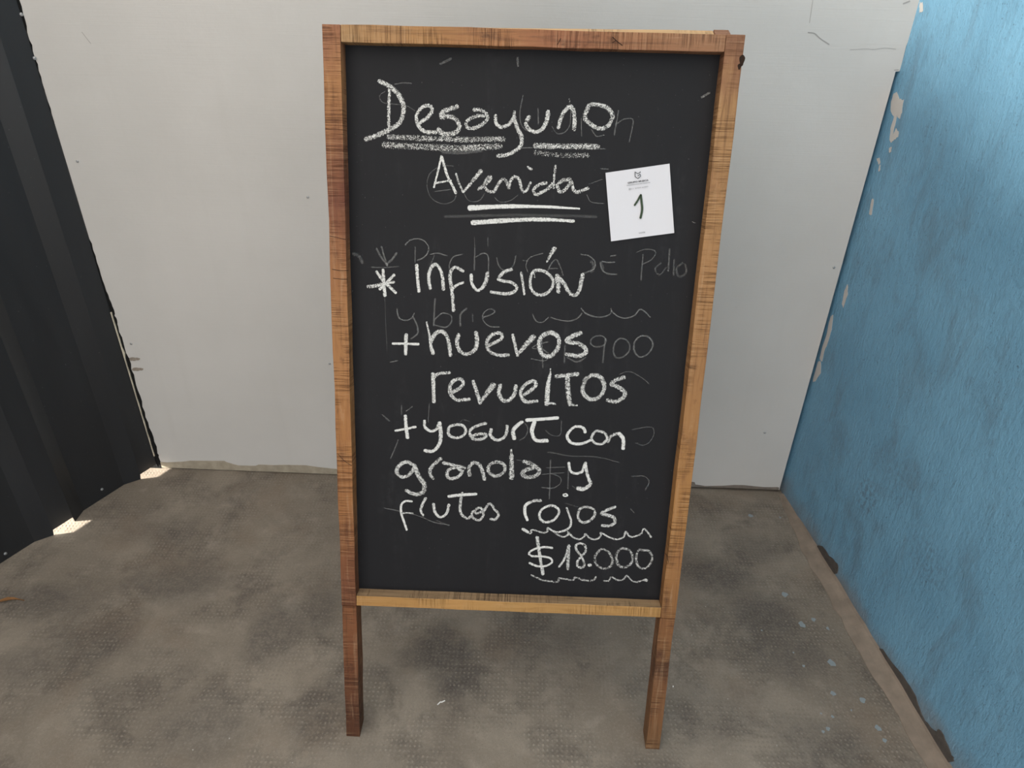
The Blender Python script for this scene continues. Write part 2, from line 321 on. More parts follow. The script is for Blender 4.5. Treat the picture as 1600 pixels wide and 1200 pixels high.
CHALK={
 'desayuno':[
  (5.0,0.62,[(-224.6,1285.8),(-226.4,1257.2),(-227.1,1225.3)]),
  (7.4,0.62,[(-241.4,1294.5),(-230.0,1290.2),(-218.3,1283.2),(-207.6,1271.5),(-202.4,1258.7),(-203.5,1242.8),(-211.3,1229.5),(-225.6,1220.7),(-239.8,1213.7),(-256.1,1207.5),(-266.4,1203.8)]),
  (8.2,0.55,[(-225.6,1220.1),(-239.9,1213.3),(-256.2,1207.2),(-265.9,1204.2)]),
  (6.0,0.62,[(-175.2,1232.3),(-163.2,1240.1),(-155.1,1249.7),(-156.1,1257.1),(-163.0,1259.7),(-173.0,1254.8),(-180.1,1245.3),(-180.2,1234.1),(-175.3,1224.8),(-165.3,1218.4),(-148.3,1217.9)]),
  (7.7,0.6000000000000001,[(-113.3,1259.1),(-125.3,1255.1),(-137.2,1249.2),(-138.8,1242.6),(-129.2,1243.8),(-117.2,1240.4),(-109.2,1230.3),(-113.1,1220.7),(-125.2,1215.7),(-137.2,1216.3),(-144.2,1222.8)]),
  (5.8,0.6000000000000001,[(-85.5,1255.1),(-73.6,1254.5),(-63.5,1247.3),(-64.4,1238.9),(-73.2,1231.2),(-85.2,1226.2),(-95.2,1226.9),(-98.2,1234.3),(-91.3,1241.0),(-79.4,1245.6),(-68.5,1245.9)]),
  (5.8,0.62,[(-49.6,1246.8),(-48.4,1235.6),(-40.2,1229.2),(-27.4,1233.3),(-19.7,1243.8),(-18.4,1253.1)]),
  (6.3,0.62,[(-18.8,1245.7),(-13.3,1229.0),(-5.9,1216.0),(-5.5,1202.7),(-14.3,1192.9),(-28.2,1185.9),(-44.3,1183.5)]),
  (6.6,0.62,[(6.0,1246.3),(1.5,1235.0),(8.7,1225.8),(20.8,1223.3),(30.5,1230.1),(35.9,1243.3),(37.4,1255.5)]),
  (6.5,0.62,[(55.4,1230.7),(57.8,1242.0),(63.2,1255.2),(72.6,1263.8),(78.9,1257.4),(81.5,1244.5),(81.3,1228.6)]),
  (2.7,0.5,[(71.0,1275.7),(72.9,1265.6)]),
  (6.9,0.6000000000000001,[(105.9,1267.4),(119.7,1267.7),(133.7,1263.5),(143.4,1251.7),(139.3,1238.5),(129.9,1231.7),(117.9,1232.4),(105.6,1239.5),(98.2,1246.8),(100.5,1258.0),(105.9,1267.4)]),
 ],
 'desayuno underline':[
  (9.0,0.52,[(-227.9,1208.7),(-157.3,1207.8),(-97.0,1207.9),(-34.8,1210.5)]),
  (10.6,0.52,[(-235.8,1195.7),(-177.6,1194.7),(-117.0,1194.0),(-76.7,1196.2),(-40.6,1198.9)]),
  (7.1,0.22,[(-137.2,1188.7),(-106.9,1187.6),(-72.7,1192.3)]),
  (9.0,0.5700000000000001,[(17.6,1201.4),(59.7,1201.4),(122.7,1202.7)]),
  (9.0,0.45,[(19.0,1190.4),(40.2,1188.3),(70.4,1187.2),(106.5,1188.1)]),
 ],
 'avenida':[
  (3.2,0.7,[(-139.3,1180.0),(-144.4,1158.6),(-152.0,1129.4)]),
  (4.4,0.7,[(-139.3,1180.0),(-129.1,1149.3),(-120.9,1133.8),(-114.7,1121.1)]),
  (3.2,0.7,[(-149.5,1136.5),(-137.2,1138.8),(-122.9,1141.6)]),
  (3.6,0.62,[(-114.4,1152.6),(-109.6,1138.0),(-102.0,1122.5)]),
  ((4.0, 6.8),0.62,[(-102.0,1122.9),(-90.2,1136.6),(-72.2,1158.6)]),
  (5.2,0.6000000000000001,[(-75.8,1128.2),(-63.7,1137.3),(-55.3,1146.4),(-57.4,1150.2),(-62.8,1144.2),(-65.7,1134.3),(-59.4,1126.0),(-50.2,1125.5),(-45.2,1132.9),(-41.3,1139.9),(-34.3,1146.4),(-28.7,1142.2),(-25.8,1134.5),(-23.7,1132.6),(-22.0,1142.4),(-15.1,1150.4),(-7.8,1146.7),(-4.5,1137.0),(-0.5,1126.9),(6.0,1129.1),(12.1,1141.4)]),
  (5.6,0.6000000000000001,[(39.1,1142.2),(27.0,1138.9),(17.8,1129.8),(22.5,1122.4),(36.6,1129.3),(46.5,1136.5),(50.3,1142.1)]),
  (4.0,0.6000000000000001,[(53.1,1170.1),(51.9,1152.3),(51.5,1138.6),(51.6,1134.3)]),
  (6.0,0.6000000000000001,[(78.8,1149.1),(66.3,1146.4),(57.8,1138.8),(63.1,1128.1),(73.1,1133.7),(80.2,1146.2),(83.0,1137.5),(89.6,1128.8),(99.7,1131.1),(110.0,1135.3)]),
  (4.4,0.6,[(6.7,1166.6),(12.9,1163.3)]),
 ],
 'avenida underline':[
  ((8.1, 2.8),0.8,[(-91.3,1096.9),(-28.8,1101.4),(37.0,1102.7),(97.2,1101.2)]),
  ((8.2, 4.9),0.73,[(-85.5,1072.4),(-17.2,1078.7),(37.8,1081.4),(88.5,1080.1)]),
 ],
 'asterisk':[
  (5.1,0.68,[(-254.1,982.8),(-243.9,968.3),(-233.0,958.0),(-220.8,946.6)]),
  (5.6,0.7,[(-242.8,986.3),(-241.4,963.0),(-240.2,940.6)]),
  (5.1,0.68,[(-223.0,978.5),(-235.4,965.3),(-249.0,952.1)]),
  (6.8,0.6000000000000001,[(-269.8,956.2),(-256.9,957.8),(-244.0,960.8)]),
  (4.7,0.68,[(-244.0,960.8),(-233.3,963.3),(-223.2,965.7)]),
 ],
 'infusion':[
  ((3.4, 7.3),0.6100000000000001,[(-118.1,945.5),(-118.5,932.6),(-117.8,919.2)]),
  (5.7,0.7,[(-182.8,997.0),(-181.6,973.4),(-179.4,950.4)]),
  (5.7,0.68,[(-159.1,956.0),(-161.8,974.0),(-158.5,991.0),(-150.0,999.2),(-142.0,991.5),(-137.3,974.8),(-135.6,955.2)]),
  (5.9,0.64,[(-101.3,989.0),(-114.1,994.9),(-122.1,989.0),(-124.2,975.2),(-121.3,958.3),(-119.1,936.9),(-118.0,917.9)]),
  (4.7,0.68,[(-119.2,957.3),(-111.8,963.9),(-100.8,968.5)]),
  (5.5,0.7,[(-86.9,982.7),(-85.2,967.9),(-76.6,955.8),(-66.0,960.4)]),
  (6.8,0.6,[(-67.1,960.0),(-60.5,971.9),(-57.7,986.7)]),
  (5.7,0.64,[(-15.9,994.3),(-29.5,988.6),(-38.3,977.4),(-31.2,973.8),(-16.4,971.7),(-5.9,963.6),(-11.6,954.2),(-28.6,950.9),(-51.0,953.6)]),
  (4.2,0.66,[(1.1,989.2),(4.4,970.7),(8.0,951.2)]),
  (5.3,0.66,[(24.1,993.4),(17.7,979.6),(19.3,962.7),(28.8,952.3),(41.6,951.6),(54.0,960.6),(58.2,974.5),(50.7,986.9),(37.8,993.9),(24.8,992.8)]),
  (3.0,0.55,[(24.4,992.4),(25.2,981.9)]),
  ((9.6, 3.3),0.6,[(57.2,1032.5),(51.3,1022.4),(45.6,1009.4)]),
  (7.6,0.62,[(64.5,986.3),(66.7,970.5),(67.9,957.4)]),
  (6.8,0.62,[(65.2,984.8),(76.7,973.0),(85.9,958.4),(96.8,951.9),(104.4,961.1),(107.2,976.0),(109.1,989.8)]),
 ],
 'huevos':[
  (4.4,0.75,[(-228.1,853.7),(-205.1,854.0),(-181.1,854.1)]),
  (6.0,0.7,[(-203.3,871.2),(-204.2,852.9),(-205.0,834.4)]),
  ((2.7, 6.6),0.68,[(-166.1,895.8),(-161.3,872.1),(-158.8,852.2),(-154.5,837.7)]),
  (7.0,0.64,[(-158.8,858.9),(-150.4,874.3),(-139.5,879.5),(-129.8,871.0),(-125.4,855.5),(-123.1,835.0)]),
  (7.1,0.62,[(-108.1,874.3),(-111.2,858.2),(-104.6,842.8),(-91.4,838.7),(-78.4,847.7),(-74.9,863.9),(-76.7,879.4)]),
  (6.4,0.62,[(-56.7,855.1),(-41.6,862.3),(-31.0,869.8),(-31.2,878.2),(-42.0,878.7),(-54.4,869.0),(-56.7,853.4),(-47.8,842.5),(-32.4,838.5),(-17.6,839.4)]),
  (5.7,0.66,[(-10.6,877.1),(-5.7,857.3),(-0.8,839.1)]),
  ((5.7, 10.6),0.6100000000000001,[(-0.8,840.7),(12.8,857.9),(26.9,874.8)]),
  (7.7,0.63,[(53.0,882.5),(40.8,874.4),(37.1,858.7),(43.7,843.3),(57.0,839.7),(69.5,850.9),(73.5,868.8),(67.1,880.1),(53.0,883.2)]),
  (7.7,0.63,[(111.5,884.5),(98.5,879.0),(87.0,871.1),(92.6,866.8),(107.8,865.1),(121.8,856.0),(120.7,847.0),(109.1,842.2),(87.6,844.3)]),
 ],
 'revueltos':[
  (6.8,0.68,[(-155.1,799.2),(-154.1,771.1),(-153.5,745.0)]),
  (5.9,0.62,[(-154.7,790.7),(-145.1,799.5),(-124.6,802.5)]),
  (6.8,0.62,[(-123.0,762.5),(-108.5,771.6),(-99.3,781.8),(-104.2,790.9),(-117.5,786.7),(-123.7,774.5),(-121.8,760.6),(-110.7,750.5),(-87.9,752.5)]),
  (6.6,0.64,[(-81.0,787.5),(-74.1,767.0),(-67.1,745.8)]),
  ((5.5, 10.5),0.6100000000000001,[(-67.1,746.2),(-56.9,762.9),(-43.5,782.2)]),
  (7.5,0.62,[(-30.7,781.9),(-33.0,766.1),(-26.1,753.5),(-14.9,752.8),(-4.8,764.8),(-2.0,781.5)]),
  (6.5,0.64,[(13.6,765.0),(26.6,774.7),(34.4,784.7),(29.7,792.1),(17.3,786.4),(8.2,774.5),(8.6,761.8),(18.0,751.2),(37.7,753.5)]),
  ((5.0, 9.5),0.68,[(60.1,806.2),(57.0,785.5),(55.9,748.8)]),
  (2.7,0.62,[(60.2,815.7),(60.4,799.3)]),
  (4.6,0.62,[(55.9,748.3),(63.0,750.4),(71.5,748.9)]),
  (8.0,0.6,[(71.3,802.0),(89.1,804.9),(109.8,807.9)]),
  (8.6,0.6100000000000001,[(91.3,805.0),(94.1,775.2),(99.0,749.4)]),
  (4.1,0.55,[(98.5,748.9),(111.9,748.0)]),
  (7.7,0.6100000000000001,[(122.5,796.5),(135.1,806.0),(150.5,804.3),(159.6,789.1),(157.4,772.8),(146.5,762.0),(133.3,761.6),(121.6,773.4),(122.2,790.0),(127.7,801.7)]),
  (7.7,0.6000000000000001,[(194.7,804.5),(179.4,798.4),(172.2,790.6),(184.6,786.5),(197.9,776.1),(194.9,764.9),(182.2,757.5),(167.7,759.8)]),
 ],
 'yogurt':[
  (4.4,0.75,[(-226.3,685.4),(-207.6,689.4),(-187.9,694.5)]),
  (6.1,0.75,[(-207.2,715.7),(-206.0,693.8),(-203.6,671.8)]),
  (5.4,0.68,[(-171.3,707.0),(-170.7,695.1),(-160.1,687.1),(-148.8,691.1),(-143.8,704.5)]),
  (6.6,0.72,[(-142.6,704.5),(-140.6,679.4),(-144.3,659.9),(-155.7,646.8),(-171.0,647.2)]),
  (5.4,0.66,[(-111.5,701.4),(-123.9,696.8),(-126.1,682.3),(-114.8,675.5),(-101.2,678.5),(-93.4,689.6),(-99.1,700.1),(-111.5,701.4)]),
  (5.9,0.64,[(-56.0,706.5),(-72.1,701.1),(-85.5,691.1),(-83.1,677.9),(-71.7,673.0),(-57.7,677.7),(-56.0,684.5),(-69.6,684.4),(-79.7,681.2)]),
  (5.8,0.66,[(-46.1,694.9),(-47.0,682.9),(-35.5,673.7),(-22.0,679.0),(-16.7,691.2),(-16.3,703.2)]),
  (7.0,0.72,[(11.3,711.8),(-0.1,701.4),(-5.0,691.6),(-2.1,677.8)]),
  (6.2,0.8,[(19.7,715.4),(48.7,718.6),(77.6,722.0)]),
  (7.0,0.76,[(34.8,713.4),(30.5,693.0),(39.0,676.4),(60.0,676.0)]),
  (5.3,0.72,[(130.4,695.4),(125.4,704.3),(111.9,706.2),(100.1,695.5),(97.3,683.4),(106.9,672.9),(125.0,672.4),(141.4,680.3)]),
  (4.9,0.66,[(148.2,697.3),(142.7,685.1),(149.6,674.5),(163.2,673.8),(171.5,683.8),(166.3,695.1),(154.9,698.7),(147.8,696.8)]),
  (5.6,0.6,[(174.2,677.9),(176.3,686.4),(184.4,693.4),(194.3,695.4)]),
  (6.7,0.76,[(193.2,695.4),(201.8,684.9),(203.2,665.2)]),
 ],
 'granola':[
  (7.2,0.62,[(-192.2,616.4),(-206.4,622.8),(-219.8,614.8),(-225.8,602.7),(-218.4,591.7),(-204.5,594.0),(-193.9,606.4),(-190.4,616.9)]),
  (9.2,0.6,[(-191.5,616.4),(-183.2,594.3),(-173.0,577.2),(-174.7,562.0),(-186.4,555.2)]),
  (7.3,0.62,[(-186.4,555.7),(-198.0,558.0),(-207.7,563.2)]),
  (6.7,0.6100000000000001,[(-140.5,631.9),(-153.6,620.3),(-161.2,607.6),(-160.6,597.7),(-155.5,590.4)]),
  (6.7,0.6100000000000001,[(-135.7,623.5),(-114.5,619.4),(-95.0,614.7)]),
  (6.5,0.63,[(-100.7,607.5),(-109.9,614.1),(-123.7,611.1),(-129.0,601.4),(-123.7,591.6),(-107.5,596.0),(-98.0,608.8)]),
  (7.4,0.6000000000000001,[(-85.7,600.1),(-87.0,615.0),(-79.1,625.7),(-68.3,623.6),(-61.7,611.5),(-56.8,592.5)]),
  (6.7,0.5900000000000001,[(-34.5,629.1),(-48.1,621.9),(-49.0,609.5),(-38.5,600.4),(-24.8,604.2),(-17.8,615.7),(-22.6,626.1),(-34.5,629.1)]),
  (4.7,0.6,[(-7.4,655.3),(-6.5,638.3)]),
  (9.0,0.6,[(-6.6,643.1),(-5.1,621.1),(-5.1,597.0)]),
  (8.1,0.5700000000000001,[(17.4,631.8),(34.0,626.3),(47.5,615.2),(41.7,604.3),(25.8,600.0),(15.7,605.8),(20.7,614.7),(34.8,618.9)]),
 ],
 'and':[
  (5.2,0.7,[(102.8,632.6),(105.8,617.9),(114.6,611.4),(128.1,615.1),(132.6,628.8),(135.0,634.3)]),
  (6.2,0.68,[(134.0,631.3),(140.0,606.9),(145.9,592.2),(139.1,582.4)]),
  (8.2,0.68,[(139.5,582.9),(132.4,579.6),(122.7,580.5)]),
 ],
 'frutos rojos':[
  (4.2,0.76,[(-197.0,540.3),(-209.2,540.6),(-217.5,532.6),(-218.2,515.0),(-213.4,497.1),(-208.0,478.5)]),
  (3.2,0.6000000000000001,[(-216.6,513.8),(-206.0,515.5),(-195.0,514.9)]),
  (4.9,0.66,[(-170.1,548.8),(-177.7,532.1),(-179.7,520.5),(-175.3,511.6)]),
  (5.4,0.68,[(-155.0,536.9),(-152.0,519.0),(-141.5,509.1),(-129.7,517.3),(-124.8,536.3)]),
  (5.8,0.76,[(-125.6,553.8),(-99.6,558.2),(-72.4,561.0)]),
  (5.4,0.62,[(-99.1,562.5),(-102.9,540.2),(-101.6,519.7),(-89.8,508.1),(-81.0,514.1)]),
  (4.9,0.62,[(-69.0,530.1),(-79.4,521.9),(-78.1,510.4),(-66.3,505.7),(-58.3,515.1),(-59.6,527.9),(-66.7,532.7),(-74.1,525.5),(-71.2,519.7),(-59.1,525.3)]),
  (5.2,0.62,[(-58.4,524.1),(-45.9,541.7),(-36.3,530.1),(-28.0,520.2),(-33.6,509.1),(-43.4,508.7)]),
  (5.4,0.78,[(28.1,509.5),(22.9,524.8),(23.5,540.2),(31.4,547.6)]),
  (6.3,0.6,[(29.2,545.5),(40.6,551.1),(52.6,552.0)]),
  (5.2,0.68,[(71.1,542.1),(55.6,533.8),(51.1,518.2),(60.9,507.0),(77.1,510.2),(88.1,524.9),(85.7,537.6),(71.1,542.6)]),
  (4.2,0.66,[(103.3,538.8),(109.1,523.1),(113.6,507.8),(108.3,494.1),(89.9,486.1),(78.1,488.2)]),
  (2.4,0.85,[(95.0,565.9),(100.0,568.4),(103.6,565.0),(98.4,563.2),(95.0,565.9)]),
  (5.6,0.6,[(133.8,540.8),(126.6,531.5),(127.4,516.2),(137.9,508.8),(151.5,515.3),(158.8,529.0),(152.4,539.7),(133.7,541.3)]),
  (6.4,0.63,[(196.5,544.6),(180.3,537.0),(171.6,529.0),(183.4,526.1),(195.7,521.5),(197.7,510.0),(187.2,503.6),(174.3,503.9)]),
  (3.7,0.63,[(20.5,489.7),(29.4,483.6),(36.5,481.3),(37.0,488.6),(47.6,486.9),(59.5,483.5),(67.6,486.5),(68.4,494.3),(78.1,488.2),(87.8,480.8),(99.8,476.0),(108.9,481.6),(108.6,486.9),(118.5,476.8),(130.5,472.1),(139.6,477.7),(142.8,484.3),(151.5,475.6),(163.3,473.4),(172.3,480.3),(173.0,488.2),(186.4,480.4),(203.1,475.1),(216.8,480.4),(220.6,492.3),(228.3,483.4),(237.7,482.5),(251.2,489.6),(254.4,499.4),(259.9,497.0),(270.9,482.6)]),
  (5.5,0.7,[(19.8,490.0),(30.1,483.6)]),
 ],
 'price':[
  (6.3,0.66,[(48.6,473.4),(54.7,437.1),(63.4,391.3)]),
  (4.3,0.72,[(79.7,450.9),(63.1,452.1),(44.4,446.8),(34.0,437.6),(40.2,431.2),(59.2,431.5),(75.9,428.2),(79.9,419.5),(69.5,411.0),(52.9,408.9),(35.5,415.5)]),
  (4.3,0.66,[(94.6,409.4),(104.4,428.1),(111.3,456.8)]),
  (6.8,0.6,[(111.5,457.6),(111.4,431.5),(112.2,405.6)]),
  (5.0,0.6100000000000001,[(137.3,434.8),(127.6,447.7),(125.6,458.2),(133.3,463.8),(143.0,458.9),(144.9,445.7),(137.3,434.8),(130.8,423.8),(131.4,412.3),(141.0,410.0),(144.1,419.0),(137.3,434.8)]),
  (7.1,0.66,[(153.3,415.9),(156.4,416.1)]),
  (5.1,0.55,[(174.1,451.5),(164.9,436.5),(167.0,420.5),(179.1,410.3),(193.2,412.3),(199.5,424.6),(193.6,442.5),(183.6,450.6),(174.1,451.5)]),
  (5.8,0.53,[(214.0,454.5),(205.9,440.9),(211.0,419.7),(223.9,414.1),(236.3,423.5),(237.4,439.6),(230.6,452.0),(218.6,455.5),(214.0,454.5)]),
  (4.8,0.55,[(249.4,453.3),(245.2,437.2),(250.2,418.7),(262.0,413.1),(273.1,422.4),(276.5,438.6),(268.7,452.3),(255.2,453.6),(249.4,453.3)]),
  (4.1,0.55,[(40.5,388.7),(51.5,383.2),(63.7,378.2),(80.5,376.2),(93.8,375.5),(95.8,383.7),(109.0,382.4),(123.5,380.8),(127.9,387.8),(142.5,382.5),(157.0,380.9),(165.9,384.0),(168.4,390.4)]),
  (3.6,0.5900000000000001,[(185.7,381.6),(195.2,382.6),(199.3,391.7),(211.7,384.7),(223.5,386.6),(230.0,395.5),(240.3,385.4),(250.1,382.3),(264.1,387.0)]),
  (6.1,0.66,[(265.9,387.6),(270.0,386.7)]),
 ],
 'ghost C5':[
  (2.3,0.37,[(-202.4,1031.3),(-193.9,1039.4),(-179.2,1042.3),(-166.6,1036.5),(-161.5,1024.3),(-168.9,1011.6),(-181.6,1005.0)]),
  (1.9,0.29,[(-185.2,1027.7),(-185.7,1001.7)]),
  (2.1,0.334,[(-158.4,1016.1),(-145.7,1018.5),(-128.9,1014.5)]),
  (2.1,0.246,[(-152.0,1014.2),(-158.5,997.3)]),
  (2.3,0.317,[(-102.6,1017.8),(-118.4,1013.1),(-125.3,999.4),(-124.6,989.9)]),
  (2.5,0.299,[(-81.1,1029.8),(-81.3,991.3)]),
  (2.3,0.317,[(-78.8,1014.3),(-65.9,1020.9),(-57.4,1015.0),(-56.5,988.9)]),
  (2.5,0.264,[(-42.3,1013.4),(-37.7,998.9),(-25.3,991.9),(-13.0,1001.7),(-9.2,1018.1)]),
  (3.4,0.299,[(-244.5,1027.0),(-239.7,1009.5),(-234.7,993.9)]),
  (3.8,0.246,[(-253.0,1023.6),(-247.0,1011.3),(-234.7,995.0)]),
  (3.8,0.282,[(-217.8,1016.8),(-226.0,1005.7),(-236.8,995.9)]),
  (2.1,0.246,[(-262.8,990.9),(-241.2,990.6),(-215.7,993.4)]),
  (2.6,0.334,[(-219.2,918.1),(-216.3,902.3),(-204.4,897.2),(-193.6,901.5),(-188.0,910.8)]),
  (3.1,0.317,[(-190.3,904.2),(-182.9,886.9),(-183.0,873.6),(-194.5,863.9)]),
  (3.3,0.299,[(-150.6,937.6),(-152.4,912.0),(-153.0,889.6)]),
  (2.4,0.317,[(-152.5,900.0),(-137.4,912.5),(-122.3,908.2),(-122.2,895.5),(-133.0,886.8),(-150.4,890.2)]),
  (3.5,0.299,[(-94.4,922.6),(-105.0,911.3),(-105.3,890.5)]),
  (2.4,0.22,[(-83.5,912.0),(-82.9,899.0)]),
  (2.4,0.317,[(-64.1,907.9),(-49.1,913.2),(-43.9,919.4),(-53.6,922.8),(-64.2,914.4),(-64.0,901.8),(-53.1,891.6),(-35.3,890.6)]),
  (1.7,0.317,[(3.2,1010.6),(12.0,1010.0)]),
  (1.5,0.123,[(-240.7,937.3),(-239.8,885.0),(-238.7,840.5)]),
  (1.7,0.194,[(-82.0,1047.2),(-81.2,1032.9)]),
  (1.7,0.22,[(-58.4,1047.9),(-58.2,1033.6)]),
 ],
 'ghost C6':[
  (1.9,0.317,[(37.7,1024.1),(16.0,1016.2),(9.1,1002.4),(12.6,991.0)]),
  (2.5,0.282,[(48.3,995.2),(54.0,1008.0),(61.8,1013.4),(69.0,1002.1),(75.0,987.2)]),
  (1.9,0.299,[(50.3,997.8),(65.0,998.7)]),
  (2.5,0.317,[(104.5,1024.0),(118.2,1021.9),(128.8,1012.3),(127.9,999.8),(109.5,990.8)]),
  (2.5,0.37,[(155.7,1022.7),(164.3,1024.2)]),
  (2.5,0.352,[(141.7,1013.1),(152.2,1011.8),(163.1,1012.5)]),
  (2.7,0.317,[(138.7,1011.6),(142.7,998.1),(153.5,992.2),(168.7,991.6)]),
  (6.3,0.158,[(122.9,1012.1),(127.6,1003.9),(124.0,994.4)]),
  (6.3,0.158,[(139.8,1010.6),(143.6,1000.3)]),
  (1.9,0.299,[(200.5,1030.6),(212.9,1035.9),(229.6,1035.0),(232.7,1027.9),(224.9,1017.3),(211.2,1010.2)]),
  (2.9,0.229,[(211.6,1027.2),(211.5,1002.3),(211.7,983.1)]),
  (3.3,0.246,[(256.7,1037.9),(257.7,999.6)]),
  (2.9,0.176,[(243.9,1013.7),(234.4,1003.0),(243.6,992.9),(253.0,1005.7)]),
  (3.3,0.176,[(266.2,1020.6),(267.6,993.6)]),
  (4.2,0.141,[(281.3,1014.9),(271.9,1004.2),(277.3,990.8),(289.1,998.5),(285.6,1012.9)]),
  (2.4,0.334,[(23.8,915.5),(30.6,903.8),(41.4,901.7),(51.8,910.3)]),
  (2.4,0.352,[(56.1,911.1),(73.4,906.9),(88.5,905.6),(103.3,910.5),(111.7,920.5)]),
  (2.6,0.334,[(109.7,929.1),(119.9,919.7),(137.2,914.8),(152.1,916.0),(162.8,922.2),(162.9,930.8)]),
  (2.6,0.37,[(163.1,926.9),(175.5,917.2),(190.7,914.4),(205.2,919.9),(212.9,930.3),(221.6,928.0),(233.1,917.5)]),
  (2.8,0.282,[(130.5,866.3),(133.1,876.4),(145.8,881.0),(156.4,876.0),(155.4,864.9),(140.6,860.0),(130.5,865.9)]),
  (3.1,0.246,[(155.8,874.9),(155.0,853.8),(154.3,831.3)]),
  (3.1,0.264,[(182.6,876.9),(173.6,867.8),(172.5,852.1),(178.6,841.2),(191.5,843.8),(201.3,857.6),(195.8,872.9),(182.6,876.9)]),
  (3.3,0.334,[(218.8,882.1),(208.9,871.2),(210.2,853.4),(221.8,843.7),(236.3,852.1),(241.9,867.8),(233.9,880.8),(218.8,882.5)]),
  (2.6,0.264,[(53.7,866.4),(32.3,859.7),(26.0,853.5),(43.4,852.3),(56.9,841.5),(48.6,831.1),(24.5,833.7)]),
  (3.1,0.246,[(41.5,872.2),(43.7,845.6),(46.3,818.1)]),
  (3.1,0.22,[(84.3,860.3),(84.7,829.0)]),
  (3.5,0.246,[(89.7,838.1),(107.5,830.9),(122.3,839.2)]),
 ],
 'ghost C3':[
  (1.7,0.317,[(-216.2,1290.6),(-202.3,1293.1),(-188.5,1292.7)]),
  (1.5,0.282,[(-231.2,1280.1),(-241.3,1272.5),(-236.6,1262.5),(-216.8,1260.2),(-196.9,1257.9),(-183.0,1250.8)]),
  (1.6,0.246,[(-147.4,1161.4),(-159.7,1150.4),(-163.9,1130.6),(-155.8,1111.1),(-137.3,1102.6),(-118.7,1108.1),(-112.2,1124.2)]),
  (1.6,0.317,[(-149.6,1122.7),(-122.9,1126.8)]),
  (1.6,0.246,[(-100.3,1120.6),(-92.0,1108.9),(-75.5,1109.3),(-65.4,1121.5)]),
  (1.6,0.229,[(-48.9,1116.0),(-38.5,1108.4),(-22.2,1110.8),(-8.1,1121.2)]),
  (1.6,0.264,[(-133.2,1165.7),(-118.9,1164.7)]),
 ],
 'ghost C4':[
  (1.9,0.264,[(-4.9,1279.3),(-9.1,1255.2),(-7.6,1236.6),(-0.3,1226.5),(8.8,1223.9)]),
  (2.1,0.282,[(20.4,1259.7),(21.9,1235.5)]),
  (1.9,0.264,[(44.4,1232.3),(52.8,1222.2),(64.7,1223.1),(74.1,1235.0),(74.5,1258.3)]),
  (1.7,0.299,[(92.3,1246.6),(94.4,1218.6)]),
  (1.9,0.299,[(110.1,1229.4),(118.7,1219.2),(131.5,1221.1)]),
  (2.7,0.264,[(152.7,1259.3),(148.4,1221.9)]),
  (2.1,0.282,[(149.3,1237.9),(162.5,1246.6),(176.7,1246.9),(177.3,1233.9),(174.0,1211.2)]),
  (2.3,0.282,[(-6.3,1197.0),(16.7,1198.3)]),
  (2.0,0.264,[(123.9,1199.3),(134.9,1199.6)]),
  (1.6,0.282,[(108.2,1124.4),(117.0,1112.8),(137.6,1111.0)]),
  (1.6,0.22,[(111.2,1142.2),(133.0,1150.6)]),
  (5.3,0.123,[(-133.1,1081.3),(-17.4,1087.0),(65.0,1088.4),(126.6,1088.7)]),
  (1.6,0.317,[(128.9,1167.6),(142.0,1167.2)]),
  (1.4,0.352,[(291.0,1084.9),(297.3,1083.0)]),
  (1.3,0.352,[(287.0,1283.3),(290.7,1285.2)]),
 ],
 'ghost C8':[
  (2.9,0.282,[(67.8,636.2),(68.3,599.1),(68.9,556.9)]),
  (2.1,0.264,[(94.0,612.0),(75.8,609.9),(53.1,607.0)]),
  (2.1,0.211,[(61.6,621.2),(95.7,623.7)]),
  (2.2,0.264,[(71.3,609.2),(87.6,602.4),(88.6,589.9),(74.9,579.4),(53.0,579.8)]),
  (2.9,0.229,[(102.3,630.1),(103.6,579.2)]),
  (2.4,0.229,[(111.4,585.3),(121.0,578.2)]),
  (2.1,0.211,[(217.2,704.1),(250.1,710.6),(258.2,699.0),(252.5,682.0),(239.7,673.8),(225.8,678.1)]),
  (2.0,0.211,[(185.2,810.1),(204.4,815.7),(227.0,805.1),(241.0,794.2)]),
  (2.8,0.158,[(62.6,653.1),(76.3,651.2),(103.7,646.8),(153.6,646.8),(197.3,637.2)]),
  (2.4,0.158,[(231.1,609.9),(246.9,611.0),(257.0,599.0),(251.6,581.3)]),
  (2.3,0.194,[(56.3,696.3),(67.9,687.1),(83.6,688.9),(84.5,716.4)]),
  (2.1,0.211,[(13.0,713.8),(22.4,699.8),(18.5,682.9),(7.5,674.8)]),
 ],
 'ghost C7':[
  (2.4,0.282,[(-221.6,666.7),(-228.9,647.0),(-236.6,629.0)]),
  (2.1,0.264,[(-214.1,736.3),(-214.4,717.4)]),
  (2.1,0.299,[(-206.0,724.3),(-193.9,734.2)]),
  (2.1,0.229,[(-162.1,740.5),(-164.5,704.9)]),
  (2.0,0.299,[(-233.2,818.8),(-219.9,822.0)]),
  (3.7,0.211,[(-250.1,716.1),(-237.9,704.6)]),
  (1.9,0.176,[(-110.4,699.7),(-99.2,711.6),(-87.9,708.9)]),
  (2.1,0.229,[(4.1,635.0),(22.5,631.5)]),
 ],
 'ghost D1':[
  (2.0,0.334,[(-251.6,524.0),(-216.5,517.7),(-181.4,508.8),(-153.3,496.9),(-123.8,492.9)]),
  (2.0,0.229,[(-150.9,502.2),(-125.0,491.3)]),
 ],
 'ghost D2':[
  (2.4,0.211,[(226.3,541.9),(233.9,533.3)]),
  (2.4,0.158,[(100.9,548.4),(124.4,541.7)]),
  (2.1,0.158,[(223.5,609.7),(246.2,610.6),(257.3,599.9),(250.7,583.4)]),
 ],
 'ghost I':[
